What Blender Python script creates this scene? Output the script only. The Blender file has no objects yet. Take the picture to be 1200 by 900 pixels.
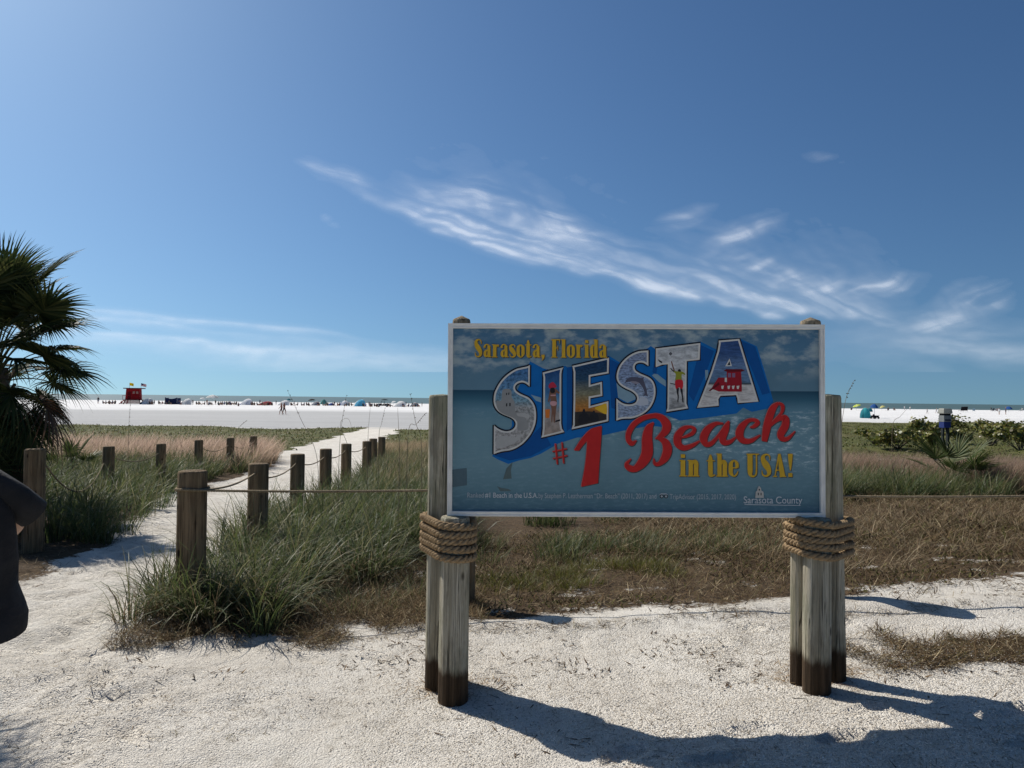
import bpy, bmesh, math, random
import numpy as np
from mathutils import Vector, Matrix, Euler

random.seed(7)
rng = np.random.default_rng(7)
scene = bpy.context.scene
C = scene.collection
R = math.radians

# ------------------------------------------------------------------ camera
F_PX = 900.0                      # focal length in pixels of the 1200 x 900 photograph
CAM = Vector((0.0, 0.0, 1.7))
PITCH, ROLL = R(1.11), R(0.66)
fwd = Vector((0, math.cos(PITCH), math.sin(PITCH)))
up0 = Vector((0, -math.sin(PITCH), math.cos(PITCH)))
rgt = Vector((1, 0, 0)) * math.cos(ROLL) + up0 * math.sin(ROLL)
upv = Vector((1, 0, 0)) * -math.sin(ROLL) + up0 * math.cos(ROLL)
cd = bpy.data.cameras.new('camera')
cd.sensor_width = 36; cd.lens = F_PX / 1200 * 36
cd.clip_start = 0.05; cd.clip_end = 400000
cam = bpy.data.objects.new('camera', cd)
m = Matrix((rgt, upv, -fwd)).transposed().to_4x4(); m.translation = CAM
cam.matrix_world = m
C.objects.link(cam); scene.camera = cam

# ------------------------------------------------------------------ sun, sky, exposure
SUN_EL = R(45.0)
SUN_DIR = Vector((-0.75, 0.66, 0)).normalized() * math.cos(SUN_EL) + Vector((0, 0, math.sin(SUN_EL)))   # towards the sun
sd = bpy.data.lights.new('sun', 'SUN'); sd.energy = 5.0; sd.angle = R(0.53); sd.color = (1.0, 0.945, 0.865)
sun = bpy.data.objects.new('sun', sd); C.objects.link(sun)
sun.rotation_euler = SUN_DIR.to_track_quat('Z', 'Y').to_euler(); sun.location = (-8, 8, 20)
SKY_STRENGTH = 0.075
scene.view_settings.view_transform = 'Standard'; scene.view_settings.look = 'None'
scene.view_settings.exposure = 0.1; scene.view_settings.gamma = 1.0
scene.view_settings.use_curve_mapping = False
scene.cycles.use_denoising = True
scene.cycles.max_bounces = 8; scene.cycles.diffuse_bounces = 3; scene.cycles.transmission_bounces = 4
scene.cycles.sample_clamp_indirect = 6

world = bpy.data.worlds.new('World'); scene.world = world; world.use_nodes = True
wt = world.node_tree; wn, wl = wt.nodes, wt.links
wn.clear()
def wnode(t, **k):
    n = wn.new(t)
    for a, b in k.items(): setattr(n, a, b)
    return n
def wmath(op, a, b=None, clamp=False):
    n = wnode('ShaderNodeMath', operation=op, use_clamp=clamp)
    for i, v in enumerate((a, b)):
        if v is None: continue
        if isinstance(v, (int, float)): n.inputs[i].default_value = v
        else: wl.new(v, n.inputs[i])
    return n.outputs[0]
sky = wnode('ShaderNodeTexSky', sky_type='NISHITA', sun_disc=False)
sky.sun_elevation = SUN_EL; sky.sun_rotation = math.atan2(SUN_DIR.x, SUN_DIR.y)
sky.altitude = 0; sky.air_density = 1.0; sky.dust_density = 1.0; sky.ozone_density = 2.0
tc = wnode('ShaderNodeTexCoord'); sx = wnode('ShaderNodeSeparateXYZ'); wl.new(tc.outputs['Generated'], sx.inputs[0])
cx_ = wnode('ShaderNodeCombineXYZ'); wl.new(sx.outputs[0], cx_.inputs[0]); wl.new(sx.outputs[1], cx_.inputs[1])
wl.new(wmath('ADD', wmath('MULTIPLY', wmath('ABSOLUTE', sx.outputs[2]), .95), .095), cx_.inputs[2])       # clear air: no brown rim at the horizon
nv = wnode('ShaderNodeVectorMath', operation='NORMALIZE'); wl.new(cx_.outputs[0], nv.inputs[0]); wl.new(nv.outputs[0], sky.inputs['Vector'])
tint = wnode('ShaderNodeMix', data_type='RGBA', blend_type='MULTIPLY'); tint.inputs[0].default_value = 1.0
PIV = 6.5                                            # steeper tone curve, as the phone's picture has
k1 = wnode('ShaderNodeVectorMath', operation='SCALE'); wl.new(sky.outputs[0], k1.inputs[0]); k1.inputs['Scale'].default_value = 1 / PIV
gm = wnode('ShaderNodeGamma'); wl.new(k1.outputs[0], gm.inputs[0]); gm.inputs[1].default_value = 1.28
k2 = wnode('ShaderNodeVectorMath', operation='SCALE'); wl.new(gm.outputs[0], k2.inputs[0]); k2.inputs['Scale'].default_value = PIV
wl.new(k2.outputs[0], tint.inputs[6]); tint.inputs[7].default_value = (.70, .93, 1.05, 1)
bg = wnode('ShaderNodeBackground'); wl.new(tint.outputs[2], bg.inputs[0]); bg.inputs[1].default_value = SKY_STRENGTH
wo = wnode('ShaderNodeOutputWorld'); wl.new(bg.outputs[0], wo.inputs[0])

# ------------------------------------------------------------------ helpers
def tag(o, label=None, cat=None, group=None, kind=None):
    if label: o['label'] = label
    if cat: o['category'] = cat
    if group: o['group'] = group
    if kind: o['kind'] = kind
    return o
def thing(name, label, cat, loc=(0, 0, 0), rz=0.0, group=None):
    o = bpy.data.objects.new(name, None); o.empty_display_size = .1
    C.objects.link(o); o.location = loc; o.rotation_euler = (0, 0, rz)
    return tag(o, label, cat, group)
def link(name, me, mat=None, parent=None, loc=None):
    o = bpy.data.objects.new(name, me); C.objects.link(o)
    if mat is not None and len(me.materials) == 0: me.materials.append(mat)
    if parent is not None: o.parent = parent
    if loc is not None: o.location = loc
    return o
def npmesh(name, V, Fq, cols=None, smooth=False, attrs=None):
    """mesh from arrays: V (n,3), Fq (m,3|4)"""
    me = bpy.data.meshes.new(name)
    V = np.asarray(V, np.float32); Fq = np.asarray(Fq, np.int32); k = Fq.shape[1]
    me.vertices.add(len(V)); me.vertices.foreach_set('co', V.ravel())
    me.loops.add(Fq.size); me.loops.foreach_set('vertex_index', Fq.ravel())
    me.polygons.add(len(Fq)); me.polygons.foreach_set('loop_start', np.arange(0, Fq.size, k, dtype=np.int32))
    try: me.polygons.foreach_set('loop_total', np.full(len(Fq), k, np.int32))
    except Exception: pass
    if smooth: me.polygons.foreach_set('use_smooth', np.ones(len(Fq), bool))
    if cols is not None:
        a = me.attributes.new('col', 'FLOAT_COLOR', 'POINT')
        c4 = np.ones((len(V), 4), np.float32); c4[:, :3] = cols
        a.data.foreach_set('color', c4.ravel())
    for n, arr in (attrs or {}).items():
        a = me.attributes.new(n, 'FLOAT', 'POINT'); a.data.foreach_set('value', np.asarray(arr, np.float32))
    me.update(calc_edges=True); me.validate()
    return me
def pymesh(name, V, Fs, smooth=False):
    me = bpy.data.meshes.new(name); me.from_pydata([tuple(v) for v in V], [], [tuple(f) for f in Fs]); me.update()
    if smooth:
        for p in me.polygons: p.use_smooth = True
    return me
class MB:
    """collects simple solids into one mesh"""
    def __init__(s): s.V, s.F, s.S = [], [], []
    def add(s, V, Fs, smooth=False):
        b = len(s.V); s.V += [tuple(v) for v in V]; s.F += [tuple(i + b for i in f) for f in Fs]; s.S += [smooth] * len(Fs)
    def box(s, x0, x1, y0, y1, z0, z1, M=None):
        V = [Vector((x, y, z)) for z in (z0, z1) for y in (y0, y1) for x in (x0, x1)]
        if M is not None: V = [M @ v for v in V]
        s.add(V, [(0, 2, 3, 1), (4, 5, 7, 6), (0, 1, 5, 4), (2, 6, 7, 3), (0, 4, 6, 2), (1, 3, 7, 5)])
    def tube(s, pts, rads, n=8, cap=True, smooth=True):
        pts = [Vector(p) for p in pts]
        if not hasattr(rads, '__len__'): rads = [rads] * len(pts)
        V, Fs = [], []
        ref = None
        for i, p in enumerate(pts):
            d = (pts[min(i + 1, len(pts) - 1)] - pts[max(i - 1, 0)]).normalized()
            if ref is None:
                ref = Vector((0, 0, 1)) if abs(d.z) < .9 else Vector((1, 0, 0))
            a = d.cross(ref).normalized(); b = d.cross(a).normalized(); ref = a.cross(d).normalized() * 1.0
            ref = -b
            for k in range(n):
                t = 2 * math.pi * k / n
                V.append(p + (a * math.cos(t) + b * math.sin(t)) * rads[i])
        for i in range(len(pts) - 1):
            for k in range(n):
                Fs.append((i * n + k, i * n + (k + 1) % n, (i + 1) * n + (k + 1) % n, (i + 1) * n + k))
        s.add(V, Fs, smooth)
        if cap:
            b = len(s.V) - len(V)
            s.F += [tuple(b + k for k in range(n)), tuple(b + (len(pts) - 1) * n + k for k in reversed(range(n)))]; s.S += [False, False]
    def loft(s, rings, cap=True, smooth=True):
        n = len(rings[0]); V = [v for r in rings for v in r]; Fs = []
        for i in range(len(rings) - 1):
            for k in range(n):
                Fs.append((i * n + k, i * n + (k + 1) % n, (i + 1) * n + (k + 1) % n, (i + 1) * n + k))
        b = len(s.V); s.add(V, Fs, smooth)
        if cap:
            s.F += [tuple(b + k for k in reversed(range(n))), tuple(b + (len(rings) - 1) * n + k for k in range(n))]; s.S += [False, False]
    def mesh(s, name):
        me = bpy.data.meshes.new(name); me.from_pydata(s.V, [], s.F); me.update()
        me.polygons.foreach_set('use_smooth', s.S)
        bm = bmesh.new(); bm.from_mesh(me); bmesh.ops.recalc_face_normals(bm, faces=bm.faces); bm.to_mesh(me); bm.free()
        return me
    def build(s, name, mat, parent=None):
        return link(name, s.mesh(name), mat, parent)
def solid(name, bm_fn, mat, parent=None):
    mb = MB(); bm_fn(mb); return mb.build(name, mat, parent)

# ------------------------------------------------------------------ noise
_perm = np.random.default_rng(3).random((256, 256)).astype(np.float32)
def vnoise(x, y):
    xi = np.floor(x).astype(np.int64); yi = np.floor(y).astype(np.int64)
    fx = x - xi; fy = y - yi; fx = fx * fx * (3 - 2 * fx); fy = fy * fy * (3 - 2 * fy)
    g = lambda a, b: _perm[a & 255, b & 255]
    return ((g(xi, yi) * (1 - fx) + g(xi + 1, yi) * fx) * (1 - fy) + (g(xi, yi + 1) * (1 - fx) + g(xi + 1, yi + 1) * fx) * fy) * 2 - 1
def fbm(x, y, o=4):
    t = 0; a = 1.0
    for i in range(o):
        t = t + a * vnoise(x * 2 ** i + 17.3 * i, y * 2 ** i + 9.1 * i); a *= .5
    return t
def sstep(a, b, x):
    t = np.clip((x - a) / (b - a), 0, 1); return t * t * (3 - 2 * t)

# ------------------------------------------------------------------ terrain heights and zones
_py = [-40, 6, 8.6, 12.2, 16, 23, 40, 60, 230, 300, 380, 450, 1000]
_pz = [0, 0, -.1, -.25, -.38, -.5, -.7, -.8, -.8, -.92, -1.2, -1.8, -6]
def H0(x, y):
    x = np.asarray(x, float); y = np.asarray(y, float)
    z = np.interp(y, _py, _pz)
    z = z + .1 * (np.clip(x, -1, 6) + .33) / 2.17 * (1 - .75 * sstep(8, 26, y))
    z = z + .18 * sstep(1, 8, x) * sstep(16, 34, y) * (1 - sstep(70, 100, y))            # low dune on the right
    return z
_xr_y = [0, 5.4, 6.0, 6.8, 8.6, 12.2, 14.3, 17.2, 19.5, 22.5, 25, 30, 38, 46, 60]
_xr_x = [9, 9, -2.7, -2.75, -2.9, -3.3, -3.4, -3.6, -3.7, -4.0, -4.4, -5.6, -7.0, -7.6, -8.6]
_xl_y = [0, 5, 6.5, 9, 12, 15.6, 17, 23, 26, 30, 38, 46, 60]
_xl_x = [-40, -6.2, -4.75, -5.1, -6.1, -7.2, -7.3, -7.4, -7.9, -9.4, -10.2, -10.8, -11.5]
def zones(x, y):
    """path (trodden sand), litter (dry brown), green (mat), in 0..1"""
    n = fbm(x * .9, y * .9, 5) * .42
    xr = np.interp(y, _xr_y, _xr_x); xl = np.interp(y, _xl_y, _xl_x)
    inpath = sstep(-.35, .35, xr - x + n) * sstep(-.35, .35, x - xl + n)
    front = 1 - sstep(5.95, 7.0, y + n * 1.2 + .02 * np.clip(x, 0, 6) + 1.0 * sstep(-2.6, -1.0, -x) * sstep(-3.3, -2.2, x) * .55)
    sand = np.maximum(inpath, front)
    beach_r = np.interp(x, [-60, -12, -4, 2, 8, 60], [60, 60, 64, 84, 92, 100])
    far = sstep(-3, 3, y - beach_r + fbm(x * .15, y * .15, 3) * 4)
    sand = np.maximum(sand, far)
    green = sstep(22, 30, y + n * 4) * (1 - sand)
    litter = (1 - sand) * (1 - green)
    litter = litter * (1 - .42 * sstep(.35, .8, fbm(x * 2.3 + 3, y * 2.8 + 8, 5)) * (1 - sstep(8, 11, y)))            # bare sand showing through
    # dry patch in front of the rope on the right
    d = ((x - 3.15) / 1.15) ** 2 + ((y - 4.95 - .06 * (x - 3)) / .45) ** 2
    litter = np.maximum(litter, .8 * (1 - sstep(.25, 1.3, d + fbm(x * 2.5, y * 2.5, 4) * .9)))
    d = ((x + 1.5) / 1.0) ** 2 + ((y - 6.1 - .25 * (x + 1.7)) / .55) ** 2
    litter = np.maximum(litter, .75 * (1 - sstep(.2, 1.3, d + fbm(x * 2.2 + 7, y * 2.2, 3) * .7)))
    return sand, litter, green, far
_pr = np.random.default_rng(21)
PRINTS = []
for x0, y0, a0, n_ in ((-2.9, 3.0, 1.75, 9), (-3.5, 4.2, 1.5, 9), (-1.6, 3.3, 2.2, 8), (-2.2, 4.4, 2.0, 6), (.2, 3.4, .3, 6), (1.3, 5.3, .1, 5), (-3.9, 6.3, 1.7, 9), (-4.3, 7.4, 1.75, 9), (-.9, 5.0, 2.6, 6), (2.4, 3.7, .5, 5), (-3.3, 6.0, 1.6, 10)):
    for i_ in range(n_):
        sd_ = .11 if i_ % 2 else -.11; ln_ = i_ * .36 + _pr.uniform(-.05, .05)
        PRINTS.append((x0 + math.cos(a0) * ln_ - math.sin(a0) * sd_, y0 + math.sin(a0) * ln_ + math.cos(a0) * sd_, a0 + _pr.uniform(-.25, .25), _pr.uniform(.016, .032)))
def footprints(x, y):
    z = np.zeros(np.shape(x))
    for fx, fy, fa, dp in PRINTS:
        m_ = (np.abs(x - fx) < .26) & (np.abs(y - fy) < .26)
        if not m_.any(): continue
        u = ((x[m_] - fx) * math.cos(fa) + (y[m_] - fy) * math.sin(fa)) / .15; v = (-(x[m_] - fx) * math.sin(fa) + (y[m_] - fy) * math.cos(fa)) / (.058 + .008 * np.sign(u))
        r = np.sqrt(u * u + v * v); z[m_] += -dp * sstep(1.05, .75, r) + dp * .55 * np.exp(-((r - 1.25) / .22) ** 2)
    return z
def H(x, y):
    x = np.asarray(x, float); y = np.asarray(y, float)
    z = H0(x, y)
    near = 1 - sstep(14, 40, y)
    z = z + near * (.016 * fbm(x * 1.1, y * 1.1, 3))
    foot = sstep(-.9, -2.4, x) * near
    ridg = fbm(x * 5.2 + 1.5 * fbm(x * 1.3, y * 1.3, 2), y * 5.2, 3)
    z = z + near * (.004 + .013 * foot) * ridg
    pit = sstep(.15, .75, vnoise(x * 3.6 + 3 * vnoise(x * .8, y * .8), y * 3.0)) + .7 * sstep(.3, .8, vnoise(x * 6.1 + 31, y * 5.2 + 11))
    z = z - near * .028 * (foot + .26) * pit
    z = z + .03 * sstep(40, 70, y) * fbm(x * .25, y * .25, 3)
    z = z + .16 * np.clip(fbm(x * .55, y * .4, 3), 0, 1) * sstep(20, 26, y) * (1 - sstep(80, 95, y)) * sstep(.5, 3, x)
    if np.ndim(x) and z.size > 1: z = z + footprints(x, y)
    # ridge of raked sand behind the sign
    z = z + .035 * np.exp(-((y - 5.75 - .05 * x + .06 * np.sin(x * 2.1)) / .22) ** 2) * sstep(-1.2, -.2, x)
    return z
def H1(x, y): return float(H(np.array([x]), np.array([y]))[0])
def ray(px, py):
    return fwd + rgt * ((px - 600) / F_PX) + upv * ((450 - py) / F_PX)
def G(px, py):
    d = ray(px, py); t = 5.0
    for _ in range(60):
        p = CAM + d * t
        h = float(H0(p.x, p.y)); t = .5 * t + .5 * min(900, (h - CAM.z) / min(d.z, -1e-4))
    p = CAM + d * t; p.z = H1(p.x, p.y)
    return p
def PY(px, py, Y):
    d = ray(px, py); return CAM + d * (Y / d.y)

# ------------------------------------------------------------------ materials
MATS = {}
class NT:
    def __init__(s, name, rough=.7, spec=.3):
        s.m = bpy.data.materials.new(name); s.m.use_nodes = True; s.t = s.m.node_tree
        s.n, s.l = s.t.nodes, s.t.links
        s.b = s.n['Principled BSDF']; s.b.inputs['Roughness'].default_value = rough
        s.b.inputs['Specular IOR Level'].default_value = spec
        s.tc = None; MATS[name] = s.m
    def new(s, t, **k):
        n = s.n.new(t)
        for a, b in k.items(): setattr(n, a, b)
        return n
    def put(s, sock, v):
        if isinstance(v, (int, float)): sock.default_value = v
        elif isinstance(v, (tuple, list)): sock.default_value = tuple(v) if len(v) != 3 or sock.type == 'VECTOR' else (*v, 1)
        else: s.l.new(v, sock)
    def coord(s, which='Object', scale=(1, 1, 1), rot=(0, 0, 0), loc=(0, 0, 0)):
        if s.tc is None: s.tc = s.new('ShaderNodeTexCoord')
        mp = s.new('ShaderNodeMapping'); s.l.new(s.tc.outputs[which], mp.inputs[0])
        mp.inputs['Scale'].default_value = scale; mp.inputs['Rotation'].default_value = rot; mp.inputs['Location'].default_value = loc
        return mp.outputs[0]
    def noise(s, vec, scale=5, detail=4, rough=.55, dist=0.0, out='Fac'):
        n = s.new('ShaderNodeTexNoise'); s.put(n.inputs['Vector'], vec)
        n.inputs['Scale'].default_value = scale; n.inputs['Detail'].default_value = detail
        n.inputs['Roughness'].default_value = rough; n.inputs['Distortion'].default_value = dist
        return n.outputs[out]
    def voronoi(s, vec, scale=5, feature='F1', out='Distance'):
        n = s.new('ShaderNodeTexVoronoi', feature=feature); s.put(n.inputs['Vector'], vec); n.inputs['Scale'].default_value = scale
        return n.outputs[out]
    def rng(s, v, a, b, c=0.0, d=1.0, smooth=True):
        n = s.new('ShaderNodeMapRange', interpolation_type='SMOOTHSTEP' if smooth else 'LINEAR')
        s.put(n.inputs['Value'], v)
        for k, x in zip(('From Min', 'From Max', 'To Min', 'To Max'), (a, b, c, d)): n.inputs[k].default_value = x
        return n.outputs[0]
    def math(s, op, a, b=0.0, clamp=False):
        n = s.new('ShaderNodeMath', operation=op, use_clamp=clamp); s.put(n.inputs[0], a); s.put(n.inputs[1], b); return n.outputs[0]
    def mix(s, f, a, b, blend='MIX'):
        n = s.new('ShaderNodeMix', data_type='RGBA', blend_type=blend); s.put(n.inputs[0], f); s.put(n.inputs[6], a); s.put(n.inputs[7], b); return n.outputs[2]
    def ramp(s, v, stops, mode='LINEAR'):
        n = s.new('ShaderNodeValToRGB'); n.color_ramp.interpolation = mode
        e = n.color_ramp.elements
        while len(e) < len(stops): e.new(.5)
        for el_, (p, c) in zip(e, stops): el_.position = p; el_.color = (*c, 1)
        s.put(n.inputs[0], v); return n.outputs[0]
    def attr(s, name, out='Fac'):
        n = s.new('ShaderNodeAttribute', attribute_name=name); return n.outputs[out]
    def sep(s, vec):
        n = s.new('ShaderNodeSeparateXYZ'); s.put(n.inputs[0], vec); return n.outputs
    def color(s, v): s.put(s.b.inputs['Base Color'], v); return s
    def bump(s, h, strength=.3, dist=.01):
        n = s.new('ShaderNodeBump'); n.inputs['Strength'].default_value = strength; n.inputs['Distance'].default_value = dist
        s.put(n.inputs['Height'], h); s.l.new(n.outputs[0], s.b.inputs['Normal']); return s
def plain(name, col, rough=.7, spec=.3, vary=.15, scale=6.0, bump=0.0):
    if name in MATS: return MATS[name]
    t = NT(name, rough, spec)
    n = t.noise(t.coord(), scale, 5)
    t.color(t.mix(t.rng(n, .3, .7), tuple(c * (1 - vary) for c in col), tuple(min(1, c * (1 + vary)) for c in col)))
    if bump: t.bump(n, bump, .02)
    return t.m
def leafmat(name, trans=.4, rough=.5, spec=.3, vary=.0):
    """blade or leaf material: colour from the mesh's own 'col' attribute, part of the light passing through"""
    t = NT(name, rough, spec)
    c = t.attr('col', 'Color'); t.color(c)
    tr = t.new('ShaderNodeBsdfTranslucent'); t.put(tr.inputs[0], c)
    mx = t.new('ShaderNodeMixShader'); mx.inputs[0].default_value = trans
    t.l.new(t.b.outputs[0], mx.inputs[1]); t.l.new(tr.outputs[0], mx.inputs[2])
    t.l.new(mx.outputs[0], t.n['Material Output'].inputs[0])
    return t.m

# ================================================================== THE SETTING: ground, sea
def build_ground():
    ys = list(np.linspace(-30, 1.6, 24))
    y = 1.7
    while y < 470: ys.append(y); y += max(.022, .0085 * y)
    ys = np.array(ys); t = np.linspace(-6.6, 6.6, 540); xs = 1.3 * np.sinh(t)
    X, Y = np.meshgrid(xs, ys); Z = H(X, Y)
    ny, nx = X.shape
    V = np.stack([X.ravel(), Y.ravel(), Z.ravel()], 1)
    i = np.arange(ny * nx).reshape(ny, nx)
    Fq = np.stack([i[:-1, :-1].ravel(), i[:-1, 1:].ravel(), i[1:, 1:].ravel(), i[1:, :-1].ravel()], 1)
    sand, litter, green, far = zones(X.ravel(), Y.ravel())
    me = npmesh('ground', V, Fq, smooth=True, attrs={'litter': litter, 'green': green, 'far': far, 'foot': sstep(-.6, -2.4, X.ravel()) * (1 - sstep(14, 30, Y.ravel()))})
    t = NT('sand_ground', .9, .15)
    P = t.coord()
    lit, grn, far_ = t.attr('litter'), t.attr('green'), t.attr('far')
    xyz = t.sep(P)
    # near ground: crushed shell and trodden sand
    big = t.noise(P, 1.3, 6, .65); mid = t.noise(P, 7, 6, .65); fine = t.noise(P, 60, 4, .7)
    sand_c = t.mix(t.rng(big, .35, .65), (.79, .745, .665), (.68, .63, .55))
    sand_c = t.mix(t.math('MULTIPLY', t.rng(mid, .50, .70), .6), sand_c, (.45, .41, .345))
    sand_c = t.mix(t.math('MULTIPLY', t.rng(fine, .5, .75), .6), sand_c, (.33, .295, .24))
    chip = t.voronoi(P, 85); chipc = t.voronoi(P, 85, out='Color')
    cs = t.sep(chipc)
    sand_c = t.mix(t.math('MULTIPLY', t.math('MULTIPLY', t.rng(chip, .42, .2), t.rng(cs[0], .5, .7)), .6), sand_c, (.82, .79, .72))
    sand_c = t.mix(t.math('MULTIPLY', t.math('MULTIPLY', t.rng(chip, .42, .2), t.rng(cs[1], .78, .9)), .6), sand_c, (.16, .13, .10))
    # quartz-white beach, greyer where it is damp and driven over
    wob = t.noise(t.coord(scale=(.02, .05, 1)), 1.0, 4)
    yy = t.math('ADD', xyz[1], t.math('MULTIPLY', t.math('SUBTRACT', wob, .5), 60))
    tracks = t.noise(t.coord(scale=(.02, .6, 1)), 1.0, 5, .6)
    damp = t.math('MULTIPLY', t.rng(yy, 118, 150, 1, 0), t.rng(xyz[0], 15, 60, 1, .2))
    beach = t.mix(t.rng(tracks, .35, .7), (.74, .735, .72), (.62, .615, .605))
    beach = t.mix(t.math('MULTIPLY', damp, t.rng(tracks, .25, .6, .75, 1)), beach, (.40, .40, .395))
    col = t.mix(far_, sand_c, beach)
    # dry plant litter
    ln = t.noise(P, 2.6, 6, .7); ls = t.noise(t.coord(scale=(1, 1, 1)), 26, 5, .7)
    litc = t.mix(t.rng(ls, .3, .7), (.045, .03, .017), (.15, .102, .058))
    litm = t.math('MULTIPLY', t.rng(t.math('ADD', lit, t.math('ADD', t.math('MULTIPLY', t.math('SUBTRACT', ln, .5), 1.5), t.math('MULTIPLY', t.math('SUBTRACT', ls, .5), 1.2))), .35, .62), 1.0, True)
    col = t.mix(t.math('MULTIPLY', litm, t.rng(lit, 0.02, .2)), col, litc)
    # low green mat of beach plants
    gs = t.noise(P, 1.4, 6, .75); g2 = t.noise(P, .25, 3)
    grc = t.mix(t.rng(gs, .3, .7), (.05, .062, .016), (.125, .125, .04))
    grc = t.mix(t.math('MULTIPLY', t.rng(g2, .5, .75), .5), grc, (.22, .18, .10))
    grm = t.rng(t.math('ADD', grn, t.math('MULTIPLY', t.math('SUBTRACT', gs, .5), .5)), .35, .55)
    col = t.mix(grm, col, grc)
    t.color(col)
    chip2 = t.voronoi(P, 190)
    h = t.math('ADD', t.math('MULTIPLY', t.noise(P, 9, 3, .5), .5), t.math('MULTIPLY', chip, -.45))
    h = t.math('ADD', h, t.math('ADD', t.math('MULTIPLY', fine, .4), t.math('MULTIPLY', chip2, -.3)))
    h = t.math('ADD', h, t.math('MULTIPLY', t.noise(P, 13, 5, .6, .3), t.math('MULTIPLY', t.attr('foot'), 1.9)))
    t.bump(h, 1.0, .024)
    o = link('ground', me, t.m); tag(o, kind='structure'); return o
build_ground()

def build_sea():
    t = NT('sea_water', .45, .3)
    P = t.coord(scale=(.05, .22, 1)); n1 = t.noise(P, 1.0, 6, .6); n2 = t.noise(t.coord(scale=(.0016, .012, 1)), 1, 4)
    col = t.mix(t.rng(n2, .35, .65), (.055, .095, .085), (.075, .12, .105))
    foam = t.noise(t.coord(scale=(.02, .45, 1)), 1, 5, .65)
    xyz = t.sep(t.coord())
    col = t.mix(t.math('MULTIPLY', t.rng(foam, .60, .68), t.rng(xyz[1], 400, 470, .9, .1)), col, (.7, .72, .72))
    t.color(col); t.bump(n1, .7, .5)
    xs = np.array([-30000, -3000, -600, 0, 600, 3000, 30000.]); ys = np.array([350, 420, 600, 1200, 4000, 30000.])
    X, Y = np.meshgrid(xs, ys); i = np.arange(X.size).reshape(X.shape)
    V = np.stack([X.ravel(), Y.ravel(), np.full(X.size, -1.30)], 1)
    Fq = np.stack([i[:-1, :-1].ravel(), i[:-1, 1:].ravel(), i[1:, 1:].ravel(), i[1:, :-1].ravel()], 1)
    tag(link('sea', npmesh('sea', V, Fq), t.m), kind='structure')
build_sea()

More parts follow.
